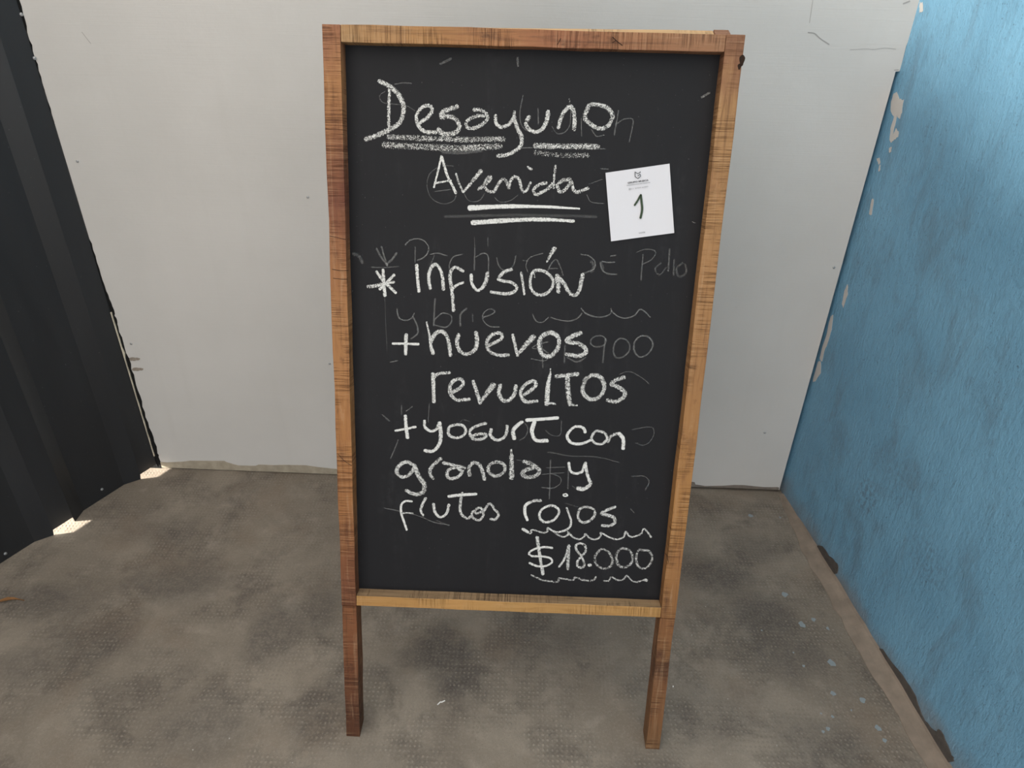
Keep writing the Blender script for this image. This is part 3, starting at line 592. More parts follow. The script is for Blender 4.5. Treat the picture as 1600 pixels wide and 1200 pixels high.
  (4.0,0.299,[(-140.6,1323.2),(-123.9,1331.2)]),
  (4.0,0.299,[(-15.9,1335.7),(-14.5,1323.3)]),
  (4.0,0.317,[(286.7,1283.4),(298.4,1290.5)]),
  (6.7,0.176,[(-294.1,1012.5),(-285.1,1009.5),(-278.7,998.5)]),
 ],
}

M_FLOOR = mat_floor(); M_WALL = mat_white_wall(); M_BLUE = mat_blue_wall(); M_SHEET = mat_sheet()
M_BOARD = mat_board(); M_CHALK = mat_chalk()
M_DARK = flat('dark gap', (0.012, 0.012, 0.012), 0.9, 0.1)
M_BEIGE = flat('bare beige board edge', (0.36, 0.315, 0.245), 0.9, 0.2, 0, 0.35, 45)
M_GREYB = flat('bare grey-brown board edge', (0.20, 0.170, 0.145), 0.9, 0.2, 0, 0.4, 45)
M_CREAM = flat('cream sealing foam', (0.60, 0.55, 0.44), 0.9, 0.2, 0, 0.3, 90)
M_PLASTER = flat('white undercoat', (0.52, 0.50, 0.48), 0.8, 0.2, 0, 0.06, 40)
M_CEMENT = flat('bare dark cement', (0.085, 0.075, 0.068), 0.95, 0.2, 0, 0.45, 60)
M_MORTAR = flat('tan mortar', (0.225, 0.182, 0.146), 0.95, 0.2, 0, 0.42, 28)
M_STEEL = flat('galvanised steel', (0.42, 0.43, 0.44), 0.4, 0.5, 0.7)
M_RUST = flat('rusty hole filler', (0.28, 0.24, 0.20), 0.9, 0.2, 0, 0.5, 200)
M_SPLASH = flat('pale blue paint drops', (0.23, 0.27, 0.285), 0.6, 0.3, 0, 0.2, 90)
M_CRACK = flat('grey paint crack', (0.36, 0.35, 0.34), 0.9, 0.1)
M_PAPER = flat('white card', (0.66, 0.655, 0.69), 0.7, 0.2)
M_INK = flat('grey print', (0.11, 0.113, 0.118), 0.8, 0.2)
M_FAINT = flat('pale grey print', (0.27, 0.275, 0.285), 0.8, 0.2)
M_PEN = flat('dark green marker', (0.035, 0.058, 0.032), 0.6, 0.3)
M_LEAF = flat('dry brown leaf', (0.22, 0.11, 0.045), 0.8, 0.2, 0, 0.3, 80)
M_CHIP = flat('white paint flake', (0.78, 0.77, 0.74), 0.8, 0.2)

def mat_sun_filter():
    t = NT('milky sun filter sheet')
    tr = t.new('ShaderNodeBsdfTransparent'); tr.inputs[0].default_value = (*FILTER_CLEAR, 1)
    tl = t.new('ShaderNodeBsdfTranslucent'); tl.inputs[0].default_value = (*FILTER_MILK, 1)
    df = t.new('ShaderNodeBsdfDiffuse'); df.inputs[0].default_value = (0.25, 0.25, 0.25, 1)
    a1 = t.new('ShaderNodeAddShader'); a2 = t.new('ShaderNodeAddShader')
    t.t.links.new(tr.outputs[0], a1.inputs[0]); t.t.links.new(tl.outputs[0], a1.inputs[1])
    t.t.links.new(a1.outputs[0], a2.inputs[0]); t.t.links.new(df.outputs[0], a2.inputs[1])
    t.t.links.new(a2.outputs[0], t.out.inputs[0]); return t.m
M_SUN_FILTER = mat_sun_filter()

# ---------------------------------------------------------------- the setting
H_TOP = 2.20
bm = bmesh.new(); hexa(bm, [(-6, -5, -0.1), (5, -5, -0.1), (5, 3.2, -0.1), (-6, 3.2, -0.1), (-6, -5, 0), (5, -5, 0), (5, 3.2, 0), (-6, 3.2, 0)])
floor = link('floor', bm, M_FLOOR); struct(floor, 'worn grey floor of small dimpled tiles with dark smudges', 'floor')

bm = bmesh.new()
for (x, y, r) in SPLASH:
    rr = r * 0.00105; k = 14; ph = random.random() * 6
    ring = [bm.verts.new((x + rr * (1 + 0.22 * math.sin(2 * a + ph) + 0.14 * math.sin(5 * a + ph * 2)) * math.cos(a), y + rr * 1.15 * (1 + 0.2 * math.sin(3 * a + ph)) * math.sin(a), 0.0006)) for a in [2 * math.pi * i / k for i in range(k)]]
    bm.faces.new(ring)
o = link('paint_splatter', bm, M_SPLASH, floor); o['label'] = 'pale blue paint drops dried on the floor'

# back wall: white boards. local x along the wall to the right, y away from the room
back = empty('wall_back', (-1.12385, 1.78369, 0), (0, 0, -0.024163)); LB = 1.97735
struct(back, 'white painted board wall behind the chalkboard', 'wall')
bm = bmesh.new()
GAPZ = 1.218
pts = [(-0.9, 0.004), (0.055, 0.003), (0.10, 0.004), (0.9, 0.0045), (LB - 0.0085, 0.0092), (LB - 0.0085, GAPZ - 0.05), (LB - 0.0085, GAPZ), (LB + 0.0005, GAPZ + 0.001), (LB - 0.001, 1.27), (LB + 0.003, 1.30), (LB + 0.0025, 1.40), (LB + 0.004, H_TOP), (-0.9, H_TOP)]
poly_prism(bm, pts, lambda a, b, d: (a, 0.016 - d, b), 0.016)
link('painted_board', bm, M_WALL, back)
bm = bmesh.new(); hexa(bm, [(-0.9, 0.017, -0.0), (LB + 0.3, 0.017, 0), (LB + 0.3, 0.12, 0), (-0.9, 0.12, 0), (-0.9, 0.017, H_TOP), (LB + 0.3, 0.017, H_TOP), (LB + 0.3, 0.12, H_TOP), (-0.9, 0.12, H_TOP)])
link('backing', bm, M_DARK, back)
PEEL_L = [(0.0086, 0.0246), (0.0333, 0.0234), (0.0885, 0.0294), (0.1088, 0.0342), (0.1223, 0.0348), (0.16, 0.036), (0.2212, 0.039), (0.2275, 0.0342), (0.2491, 0.0266), (0.2637, 0.0226), (0.3175, 0.0237), (0.33, 0.0296), (0.372, 0.0292), (0.4145, 0.0323), (0.4795, 0.034), (0.5169, 0.0286), (0.5792, 0.0235), (0.72, 0.021), (0.95, 0.024), (1.2, 0.020), (1.45, 0.024), (1.6, 0.0255)]
PEEL_R = [(1.60, 0.026), (1.6935, 0.0278), (1.7025, 0.026), (1.7063, 0.0172), (1.7384, 0.0128), (1.7924, 0.0167), (1.8263, 0.0216), (1.8585, 0.0223), (1.8913, 0.0194), (1.9215, 0.0177), (1.9608, 0.0197), (1.966, 0.018)]
for P_, z0 in ((PEEL_L, 0.003), (PEEL_R, 0.0095)):
    bm = bmesh.new(); poly_prism(bm, P_ + [(P_[-1][0], z0), (P_[0][0], z0)], lambda a, b, d: (a, -d, b), 0.0012)
    o = link('peeled_edge', bm, M_BEIGE if P_ is PEEL_L else M_GREYB, back); o['label'] = 'bare beige strip where the paint has peeled off' if P_ is PEEL_L else 'bare grey-brown strip along the board foot'
for q, w in (([(1.7562, 1.2922), (1.7711, 1.2902), (1.7851, 1.281), (1.8076, 1.2696)], 0.0022), ([(1.7517, 1.3548), (1.7533, 1.332), (1.7549, 1.3111)], 0.0010), ([(1.8562, 1.2599), (1.8898, 1.2624), (1.9084, 1.2618), (1.9311, 1.2653), (1.9553, 1.2635)], 0.0009), ([(0.1285, 1.2551), (0.1360, 1.242), (0.1423, 1.2317)], 0.0013), ([(1.945, 1.352), (1.957, 1.357)], 0.003), ([(1.965, 1.221), (1.974, 1.222)], 0.0018)):
    bm = bmesh.new(); uvl = bm.loops.layers.uv.new('UVMap')
    ribbon(bm, q, w, lambda a, b: (a, -0.0005, b), uvl); link('paint_crack', bm, M_CRACK, back)
def nail_bm(r, h, seg=10):
    b = bmesh.new(); prof = [(r, 0), (r * 0.92, h * 0.7), (r * 0.55, h), (0, h)]
    rings = []
    for (rr, hh) in prof[:-1]: rings.append([b.verts.new((rr * math.cos(2 * math.pi * i / seg), -hh, rr * math.sin(2 * math.pi * i / seg))) for i in range(seg)])
    for k in range(2):
        for i in range(seg): b.faces.new((rings[k][i], rings[k][(i + 1) % seg], rings[k + 1][(i + 1) % seg], rings[k + 1][i]))
    b.faces.new(rings[2]); bmesh.ops.recalc_face_normals(b, faces=b.faces[:]); return b
for x, z in ((0.0301, 0.9636), (0.5977, 0.8912), (0.5978, 0.4079), (1.9505, 0.7492), (1.8799, 0.2236), (0.031, 0.4501)):
    o = link('nail_head', nail_bm(0.0034, 0.0022), M_STEEL, back); o.location = (x, 0, z)
for x, z in ((0.0243, 0.3998), (0.0253, 0.3655)):
    bm = bmesh.new()
    for dx, dz, r in ((0, 0, 0.008), (0.012, 0.001, 0.006), (-0.008, -0.002, 0.005)):
        bm.faces.new([bm.verts.new((dx + r * 1.4 * math.cos(a) * (1 + 0.2 * math.sin(3 * a)), -0.0008 - 0.0004 * (r < 0.007), dz + r * 0.75 * math.sin(a))) for a in [2 * math.pi * i / 12 for i in range(12)]])
    o = link('patched_hole', bm, M_RUST, back); o.location = (x, 0, z)
# dark jagged joint and cream foam between the white boards and the metal sheet
SEAM = [(0.0051, 1.3164), (0.0006, 1.239), (-0.0011, 1.1575), (-0.0013, 1.0718), (-0.0039, 0.989), (-0.0066, 0.9019), (-0.0035, 0.8189), (0.0014, 0.714), (0.0022, 0.612), (0.0067, 0.5443), (0.0049, 0.5043), (0.0087, 0.4009), (0.0088, 0.2916), (0.0089, 0.1761), (0.0125, 0.0667), (0.0125, 0.02)]
bm = bmesh.new(); out = [(-0.08, 0.0), (-0.08, H_TOP), (0.003, H_TOP), (0.004, 1.5)]
rj = random.Random(3)
for i in range(len(SEAM) - 1):
    (x0, z0), (x1, z1) = SEAM[i], SEAM[i + 1]
    for j in range(6):
        t = j / 6; out.append((x0 + (x1 - x0) * t + rj.uniform(-0.0022, 0.0028) + 0.0015, z0 + (z1 - z0) * t))
out.append((0.012, 0.0))
poly_prism(bm, out, lambda a, b, d: (a, -d, b), 0.0015)
o = link('trim_1', bm, M_DARK); o.matrix_world = back.matrix_basis.copy()
struct(o, 'dark ragged joint between white boards and metal sheet', 'joint')

# right wall: blue plaster. local -y runs along the wall towards the viewer, x out of the room
TH_R = 0.08080
right = empty('wall_right', (0.85292, 1.73592, 0), (0, 0, TH_R))
struct(right, 'rough blue painted plaster wall with peeling edge', 'wall')
bm = bmesh.new(); hexa(bm, [(0, -2.1, 0), (0.12, -2.1, 0), (0.12, 0.2, 0), (0, 0.2, 0), (0, -2.1, H_TOP), (0.12, -2.1, H_TOP), (0.12, 0.2, H_TOP), (0, 0.2, H_TOP)])
link('plaster', bm, M_BLUE, right)
for q in CHIPS:
    rq = random.Random(int(q[0][1] * 1e4)); fine = []
    for i in range(len(q)):
        a, b = q[i], q[(i + 1) % len(q)]
        for t in (0, 0.33, 0.66): fine.append((a[0] + (b[0] - a[0]) * t + rq.uniform(-1, 1) * 0.0011, a[1] + (b[1] - a[1]) * t + rq.uniform(-1, 1) * 0.0022))
    bm = bmesh.new(); poly_prism(bm, [(max(a, 0.0005), b) for a, b in fine], lambda a, b, d: (-d, -a, b), 0.0006)
    o = link('peeled_patch', bm, M_PLASTER, right); o['label'] = 'white patch where the blue paint has flaked off'
for q in CEMENT:
    rq = random.Random(int(q[0][0] * 1e4)); fine = []
    for i in range(len(q)):
        a, b = q[i], q[(i + 1) % len(q)]
        for t in (0, 0.25, 0.5, 0.75): fine.append((a[0] + (b[0] - a[0]) * t + rq.uniform(-1, 1) * 0.003, max(0.001, a[1] + (b[1] - a[1]) * t + rq.uniform(-1, 1) * 0.0022)))
    bm = bmesh.new(); poly_prism(bm, fine, lambda a, b, d: (-d, -a, b), 0.002)
    o = link('exposed_cement', bm, M_CEMENT, right); o['label'] = 'dark bare cement where the wall foot is chipped'
# mortar fillet at the wall foot
bm = bmesh.new(); rows = []; rq = random.Random(5)
for i in range(61):
    s = 0.012 + 2.05 * i / 60; k = min(1, s / 0.25)
    h = 0.004 + 0.011 * k + rq.uniform(-0.0018, 0.0018); w = 0.010 + 0.034 * k + rq.uniform(-0.004, 0.004)
    rows.append([bm.verts.new((0.001, -s, 0)), bm.verts.new((0.001, -s, h)), bm.verts.new((-0.008 * k, -s, h * 0.93)), bm.verts.new((-0.55 * w, -s, h * 0.45)), bm.verts.new((-w, -s, 0.0015)), bm.verts.new((-w, -s, 0))])
for a, b in zip(rows, rows[1:]):
    for k in range(6): bm.faces.new((a[k], b[k], b[(k + 1) % 6], a[(k + 1) % 6]))
bm.faces.new(rows[0]); bm.faces.new(rows[-1][::-1]); bmesh.ops.recalc_face_normals(bm, faces=bm.faces[:])
o = link('trim_2', bm, M_MORTAR); o.location = right.location; o.rotation_euler = right.rotation_euler
struct(o, 'rough tan mortar strip along the foot of the blue wall', 'skirting')

# left wall: charcoal trapezoidal metal sheet. local x along it (far end +), y out of the room
left = empty('wall_left', (-1.357, 1.35, 0), (0, 0, math.atan2(0.892, 0.453)))
struct(left, 'charcoal corrugated metal sheet wall', 'wall')
PER = 0.284; prof = []
k = 1
s = 0.4955
ribs = []
for k in range(-14, 2):
    c = 0.176 + PER * k
    ribs += [(c - 0.075, 0.010, -0.001), (c - 0.0325, -0.0118, -0.001), (c - 0.030, -0.013, 0.018), (c + 0.029, -0.013, 0.018), (c + 0.0315, -0.0118, -0.001), (c + 0.073, 0.010, -0.001)]
ribs = [r for r in ribs if r[0] < 0.494] + [(0.4955, -0.0118, -0.001)]
bm = bmesh.new(); cols = []
SH_TOP = 2.17
for x, y, z0 in ribs: cols.append([bm.verts.new((x, y, z0)), bm.verts.new((x, y, 0.5)), bm.verts.new((x, y, 1.2)), bm.verts.new((x, y, SH_TOP))])
for a, b in zip(cols, cols[1:]):
    for k in range(3): bm.faces.new((a[k], b[k], b[k + 1], a[k + 1]))
bmesh.ops.recalc_face_normals(bm, faces=bm.faces[:])
o = link('metal_sheet', bm, M_SHEET, left); md = o.modifiers.new('thick', 'SOLIDIFY'); md.thickness = 0.0012; md.offset = 0
for x, y, z in ((0.4905, -0.0137, 1.2879), (0.4905, -0.0137, 1.1978), (0.3177, 0.0092, 0.0307), (0.027, 0.0092, 0.0197), (0.318, 0.0092, 1.02)):
    o = link('screw', nail_bm(0.0042, 0.0036), M_STEEL, left); o.location = (x, y, z)
# a sliver of cream foam between sheet edge and boards
bm = bmesh.new(); rows = []; rq = random.Random(9)
for i in range(24):
    z = 0.05 + 0.50 * i / 23; w = 0.0022 + rq.uniform(-0.0008, 0.0010) + (0.004 if i == 17 else 0)
    rows.append([bm.verts.new(p) for p in ((-0.004, -0.0018, z), (-0.004 + w, -0.0018, z), (-0.004 + w, -0.006, z), (-0.004, -0.006, z))])
for a, b in zip(rows, rows[1:]):
    for k in range(4): bm.faces.new((a[k], b[k], b[(k + 1) % 4], a[(k + 1) % 4]))
bm.faces.new(rows[0]); bm.faces.new(rows[-1]); bmesh.ops.recalc_face_normals(bm, faces=bm.faces[:])
o = link('sealing_foam', bm, M_CREAM, back); o.location = (0.005, 0, 0)

# unseen milky sheet overhead, added to dim and soften the sun; front left open
bm = bmesh.new(); hexa(bm, [(-2.6, FILTER_FRONT, H_TOP), (1.25, FILTER_FRONT, H_TOP), (1.25, 2.0, H_TOP), (-2.6, 2.0, H_TOP), (-2.6, FILTER_FRONT, H_TOP + 0.006), (1.25, FILTER_FRONT, H_TOP + 0.006), (1.25, 2.0, H_TOP + 0.006), (-2.6, 2.0, H_TOP + 0.006)])
bm.normal_update()
bmesh.ops.delete(bm, geom=[f for f in bm.faces if abs(f.normal.z) < 0.5 or f.calc_center_median().z > H_TOP + 0.003], context='FACES')
sun_filter = link('sun_filter_sheet', bm, M_SUN_FILTER); struct(sun_filter, 'unseen milky translucent sheet added overhead to filter the sun', 'sun_filter_sheet')

# ---------------------------------------------------------------- the chalkboard stand
LEAN = math.radians(14.8261); YAW = -0.01981
W_, L_, SW, TR, VB, BR, DP, SHR = 0.6640, 1.3732, 0.0292, 0.0255, 0.3203, 0.0226, 0.0276, 0.01088
DEPTH = 0.041; TA = math.tan(LEAN)
ROOT = Vector((0.00486, 0.88745, 0))
stand = empty('chalkboard_stand', ROOT, (-LEAN, 0, YAW))
tag(stand, 'tall wooden A-frame chalkboard with a handwritten breakfast menu', 'chalkboard')
sx = lambda u, v: u + SHR * (v - 0.7)

W_TOP = mat_wood('weathered red brown wood', [(-0.31, (0.36, 0.235, 0.125)), (-0.16, (0.38, 0.215, 0.095)), (-0.04, (0.33, 0.160, 0.080)), (0.06, (0.27, 0.120, 0.068)), (0.18, (0.30, 0.155, 0.085)), (0.31, (0.27, 0.150, 0.090))], (0.105, 0.048, 0.028), 'x', 0.6, 2.1, 0.6)
W_BOT = mat_wood('yellowish wood', [(-0.31, (0.40, 0.230, 0.085)), (0.0, (0.43, 0.265, 0.105)), (0.31, (0.41, 0.245, 0.095))], (0.23, 0.115, 0.040), 'x', 0.25, 5.4, 0.25)
W_BOTTOP = mat_wood('greyer brown wood', [(-0.31, (0.27, 0.195, 0.125)), (0.31, (0.33, 0.240, 0.150))], (0.12, 0.075, 0.045), 'x', 0.7, 7.4, 0.3)
W_LST = mat_wood('red stained wood', [(0.30, (0.150, 0.062, 0.032)), (0.42, (0.190, 0.080, 0.040)), (0.54, (0.30, 0.140, 0.058)), (0.68, (0.355, 0.175, 0.070)), (0.90, (0.355, 0.185, 0.082)), (1.02, (0.27, 0.125, 0.062)), (1.11, (0.165, 0.062, 0.040)), (1.20, (0.25, 0.115, 0.060)), (1.28, (0.35, 0.180, 0.082)), (1.38, (0.275, 0.130, 0.080))], (0.085, 0.034, 0.020), 'z', 0.6, 8.3, 0.4)
W_RST = mat_wood('honey brown wood', [(0.30, (0.21, 0.105, 0.045)), (0.40, (0.29, 0.150, 0.060)), (0.55, (0.36, 0.190, 0.070)), (0.80, (0.33, 0.180, 0.080)), (1.05, (0.36, 0.205, 0.095)), (1.26, (0.36, 0.215, 0.105)), (1.33, (0.25, 0.130, 0.075)), (1.38, (0.21, 0.110, 0.070))], (0.120, 0.052, 0.025), 'z', 0.5, 11.9, 0.35)
W_LLEG = mat_wood('dark red brown wood', [(0.0, (0.090, 0.038, 0.020)), (0.08, (0.095, 0.040, 0.021)), (0.18, (0.155, 0.062, 0.030)), (0.33, (0.215, 0.092, 0.042))], (0.045, 0.018, 0.011), 'z', 0.55, 14.2, 0.55)
W_RLEG = mat_wood('brown wood leg', [(0.0, (0.165, 0.092, 0.046)), (0.10, (0.185, 0.092, 0.042)), (0.17, (0.165, 0.078, 0.038)), (0.21, (0.090, 0.042, 0.024)), (0.25, (0.20, 0.100, 0.045)), (0.33, (0.235, 0.112, 0.048))], (0.070, 0.032, 0.017), 'z', 0.55, 17.7, 0.4)
W_BACK = mat_wood('pale rear wood', [(-0.31, (0.44, 0.30, 0.17)), (0.31, (0.50, 0.36, 0.21))], (0.26, 0.16, 0.08), 'x', 0.3, 20.1, 0.2)
M_KNOT = flat('dark knot', (0.030, 0.018, 0.013), 0.9, 0.1)

def bar(v_or_u, n, corner, rough=0.0007, seed=1, bev=0.0011, fixed_ends=True):
    """loft of n+1 four-cornered sections; corner(t, k) gives corner k (0 front-outer,1 front-inner,2 back-inner,3 back-outer)"""
    r = random.Random(seed); bm = bmesh.new(); rows = []
    for i in range(n + 1):
        t = i / n; row = []
        for k in range(4):
            p = Vector(corner(t, k)); j = rough if 0 < i < n else rough * 0.3
            row.append(bm.verts.new((p.x + (r.uniform(-j, j) if v_or_u == 'z' else 0), p.y + r.uniform(-j, j) * 0.5, p.z + (r.uniform(-j, j) if v_or_u == 'x' else 0))))
        rows.append(row)
    for a, b in zip(rows, rows[1:]):
        for k in range(4): bm.faces.new((a[k], a[(k + 1) % 4], b[(k + 1) % 4], b[k]))
    bm.faces.new(rows[0][::-1]); bm.faces.new(rows[-1])
    bevel(bm, bev); return bm

for sg, ms, ml, sd in ((-1, W_LST, W_LLEG, 11), (1, W_RST, W_RLEG, 21)):
    uo, ui = sg * W_ / 2, sg * (W_ / 2 - SW)
    def corner(t, k, uo=uo, ui=ui):
        v = VB - 0.0002 + (L_ - VB) * t; y = (0, 0, DEPTH, DEPTH)[k]; u = (uo, ui, ui, uo)[k]
        return (sx(u, v), y, v)
    o = link('stile', bar('z', 14, corner, 0.0008, sd), ms, stand); o['label'] = ('red-brown' if sg < 0 else 'honey-brown') + ' side post of the frame'
    def corner(t, k, uo=uo, ui=ui, sg=sg):
        y = (0.0006, 0.0006, DEPTH, DEPTH)[k]; u = (uo - sg * 0.0006, ui - sg * 0.0003, ui - sg * 0.0003, uo - sg * 0.0006)[k]
        v0 = y * TA; v = v0 + (VB - 0.0014 - v0) * t
        return (sx(u, v), y, v)
    o = link('leg', bar('z', 6, corner, 0.0008, sd + 1), ml, stand); o['label'] = 'dark brown lower leg'
def corner(t, k):
    u = (-W_ / 2 + SW + 0.0004) + (W_ - 2 * SW - 0.0008) * t; y = (0.0008, 0.0008, DEPTH, DEPTH)[k]
    warp = 0.0016 * math.sin(t * 5.2 + 0.3) * (1 - t)
    v = (L_ - 0.0004 + warp, L_ - TR + warp * 0.3, L_ - TR + warp * 0.3, L_ - 0.0004)[k]
    return (sx(u, v), y, v)
link('top_rail', bar('x', 12, corner, 0.0006, 31), W_TOP, stand)
def corner(t, k):
    u = (-W_ / 2 + SW + 0.0004) + (W_ - 2 * SW - 0.0008) * t; y = (0.0012, 0.0012, DEPTH, DEPTH)[k]
    v = (VB + BR, VB, VB, VB + BR)[k]
    return (sx(u, v), y, v)
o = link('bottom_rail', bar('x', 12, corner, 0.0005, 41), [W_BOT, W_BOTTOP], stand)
for p in o.data.polygons: p.material_index = 1 if p.normal.z > 0.75 else 0  # upward faces of the rail get the greyer brown tone
o['label'] = 'paler yellowish bottom rail'
bm = bmesh.new(); a, b = W_ / 2 - SW + 0.004, None
v0, v1 = VB + BR - 0.004, L_ - TR + 0.004
hexa(bm, [(sx(-a, v0), DP, v0), (sx(a, v0), DP, v0), (sx(a, v0), DP + 0.006, v0), (sx(-a, v0), DP + 0.006, v0), (sx(-a, v1), DP, v1), (sx(a, v1), DP, v1), (sx(a, v1), DP + 0.006, v1), (sx(-a, v1), DP + 0.006, v1)])
panel = link('blackboard_panel', bm, M_BOARD, stand)

# rear frame, leaning the other way
A2 = 2 * LEAN; S2, C2 = math.sin(A2), math.cos(A2)
rear_drop = lambda u: REAR_DROP - 0.010 * u
def rear(u, w, d): return (sx(u, L_), DEPTH + 0.002 + w * S2 + d * C2, L_ - rear_drop(u) - w * C2 + d * S2)
BD = 0.022
for sg in (-1, 1):
    uo, ui = sg * (W_ / 2 - 0.012), sg * (W_ / 2 - 0.037)
    wl = L_ - rear_drop(uo) - (DEPTH + 0.002) * TA
    def corner(t, k, uo=uo, ui=ui):
        d = (0, 0, BD, BD)[k]; u = (uo, ui, ui, uo)[k]; end = wl + d * TA
        return rear(u, (-0.0015 if sg > 0 else 0.0) + end * t, d)
    link('rear_leg', bar('z', 8, corner, 0.0005, 51 + sg), W_RST, stand)
for nm, w0, w1 in (('rear_top_rail', 0.0, 0.026), ('rear_cross_rail', 0.98, 1.005)):
    def corner(t, k, w0=w0, w1=w1):
        u = (-W_ / 2 + 0.0375) + (W_ - 0.075) * t; d = (0, 0, BD, BD)[k]; w = (w0, w1, w1, w0)[k]
        return rear(u, w, d)
    link(nm, bar('x', 8, corner, 0.0005, 61), W_BACK, stand)
# knot hole and open cracks in the old wood
def surf(a, b): return (a, -0.0003, b)
bm = bmesh.new()
for kx, kz, rx, rz in ((0.3335, 1.336, 0.0042, 0.0085), (0.3305, 1.327, 0.0028, 0.0045)):
    bm.faces.new([bm.verts.new((kx + 0.0045 + rx * math.cos(a) * (1 + 0.25 * math.sin(3 * a)), -0.0004, kz + rz * math.sin(a))) for a in [2 * math.pi * i / 14 for i in range(14)]])
o = link('knot', bm, M_KNOT, stand); o['label'] = 'dark knot at the top of the side post'
for q, w in (([(0.1331, 1.3646), (0.1400, 1.3590), (0.1491, 1.3532)], 0.0012), ([(0.1385, 1.3600), (0.1330, 1.3568)], 0.0008), ([(0.052, 1.361), (0.047, 1.352)], 0.0009), ([(-0.325, 0.9885), (-0.310, 0.9865), (-0.297, 0.9875)], 0.0010), ([(-0.324, 0.973), (-0.298, 0.971)], 0.0009), ([(-0.329, 0.645), (-0.318, 0.632), (-0.305, 0.623)], 0.0009), ([(-0.327, 1.045), (-0.300, 1.040)], 0.0008), ([(0.288, 0.47), (0.298, 0.46), (0.303, 0.445)], 0.0008)):
    bm = bmesh.new(); uvl = bm.loops.layers.uv.new('UVMap')
    ribbon(bm, q, w, surf, uvl); link('wood_crack', bm, M_KNOT, stand)

# ---------------------------------------------------------------- chalk writing on the panel
NAMES = {'desayuno': 'heading word Desayuno in broad white chalk', 'desayuno underline': 'double chalk underlines beneath Desayuno', 'avenida': 'word Avenida in white chalk', 'avenida underline': 'double chalk underline beneath Avenida',
         'asterisk': 'chalk asterisk before INFUSIÓN', 'and': 'single letter y at the end of the granola line', 'infusion': 'word INFUSIÓN in white chalk', 'huevos': 'line + huevos in white chalk', 'revueltos': 'word revuelTOS in white chalk', 'yogurt': 'line + yogurT con in white chalk', 'granola': 'word granola in white chalk',
         'frutos rojos': 'line fruTos rojos with wavy underline in white chalk', 'price': 'price $18.000 over a wavy chalk line', 'ghost': 'faint rubbed-out older chalk writing'}
for i, (key, strokes) in enumerate(CHALK.items()):
    bm = bmesh.new(); uvl = bm.loops.layers.uv.new('UVMap'); dl = bm.verts.layers.float.new('chalk_load')
    for j, (w, dn, pts) in enumerate(strokes):
        yy = DP - 0.00025 - 0.000012 * (j % 7) - (0.0001 if not key.startswith('ghost') else 0)
        ribbon(bm, [(a / 1000, b / 1000) for a, b in pts], (tuple(x / 1000 * 1.12 for x in w) if isinstance(w, tuple) else w / 1000 * (1.0 if key.startswith('ghost') else 1.12)), lambda a, b: (a, yy, b), uvl, dl, dn, 0.07)
    o = link('erased_chalk' if key.startswith('ghost') else ('chalk_underline' if 'underline' in key else 'chalk_lettering'), bm, M_CHALK, panel)
    o['label'] = NAMES[key.split(' ')[0] if key.startswith('ghost') else key]

# ---------------------------------------------------------------- the card stuck on the panel
NC = [(0.1375, 1.1611), (0.2432, 1.1788), (0.2615, 1.0656), (0.1545, 1.0482)]
cx, cz = sum(p[0] for p in NC) / 4, sum(p[1] for p in NC) / 4
RB = Matrix.Rotation(YAW, 4, 'Z') @ Matrix.Rotation(-LEAN, 4, 'X')
card_y = DP - 0.0014
bm = bmesh.new(); G = 8; gr = []
def card(s, t, off=0.0):
    a = [NC[0][k] + (NC[1][k] - NC[0][k]) * s for k in (0, 1)]; b = [NC[3][k] + (NC[2][k] - NC[3][k]) * s for k in (0, 1)]
    x, z = a[0] + (b[0] - a[0]) * t, a[1] + (b[1] - a[1]) * t
    return (x - cx, -0.0010 * ((2 * s - 1) ** 2 + 0.6 * (2 * t - 1) ** 2) - off, z - cz)
fr = [[bm.verts.new(card(i / G, j / G, 0.0004)) for i in range(G + 1)] for j in range(G + 1)]
bk = [[bm.verts.new(card(i / G, j / G, 0.0)) for i in range(G + 1)] for j in range(G + 1)]
for j in range(G):
    for i in range(G):
        bm.faces.new((fr[j][i], fr[j + 1][i], fr[j + 1][i + 1], fr[j][i + 1])); bm.faces.new((bk[j][i], bk[j][i + 1], bk[j + 1][i + 1], bk[j + 1][i]))
for i in range(G):
    bm.faces.new((fr[0][i], fr[0][i + 1], bk[0][i + 1], bk[0][i])); bm.faces.new((fr[G][i + 1], fr[G][i], bk[G][i], bk[G][i + 1]))
    bm.faces.new((fr[i + 1][0], fr[i][0], bk[i][0], bk[i + 1][0])); bm.faces.new((fr[i][G], fr[i + 1][G], bk[i + 1][G], bk[i][G]))
bmesh.ops.recalc_face_normals(bm, faces=bm.faces[:])
note = link('paper_card', bm, M_PAPER)
note.matrix_world = Matrix.Translation(ROOT) @ RB @ Matrix.Translation((cx, card_y, cz))
tag(note, 'white square card with a green number 1 stuck on the chalkboard', 'card')
INK_Y = -0.00215
def on_card(a, b): return (a - cx, INK_Y, b - cz)
bm = bmesh.new(); uvl = bm.loops.layers.uv.new('UVMap')
ribbon(bm, [(0.1902, 1.1097), (0.1946, 1.1171), (0.1993, 1.127)], 0.0033, on_card, uvl)
ribbon(bm, [(0.1993, 1.127), (0.2015, 1.1159), (0.2035, 1.1028), (0.2019, 1.0888)], 0.0038, on_card, uvl)
o = link('handwritten_numeral', bm, M_PEN, note); o['label'] = 'green marker number 1'
bm = bmesh.new(); uvl = bm.loops.layers.uv.new('UVMap')
EMB = [(0.1952, 1.1646), (0.1957, 1.1635), (0.1915, 1.1612), (0.1867, 1.1638), (0.1876, 1.1563), (0.1923, 1.1533), (0.1968, 1.1573), (0.1956, 1.1604), (0.1918, 1.1575)]
for a, b in zip(EMB, EMB[1:]): ribbon(bm, [a, b], 0.0011, on_card, uvl)
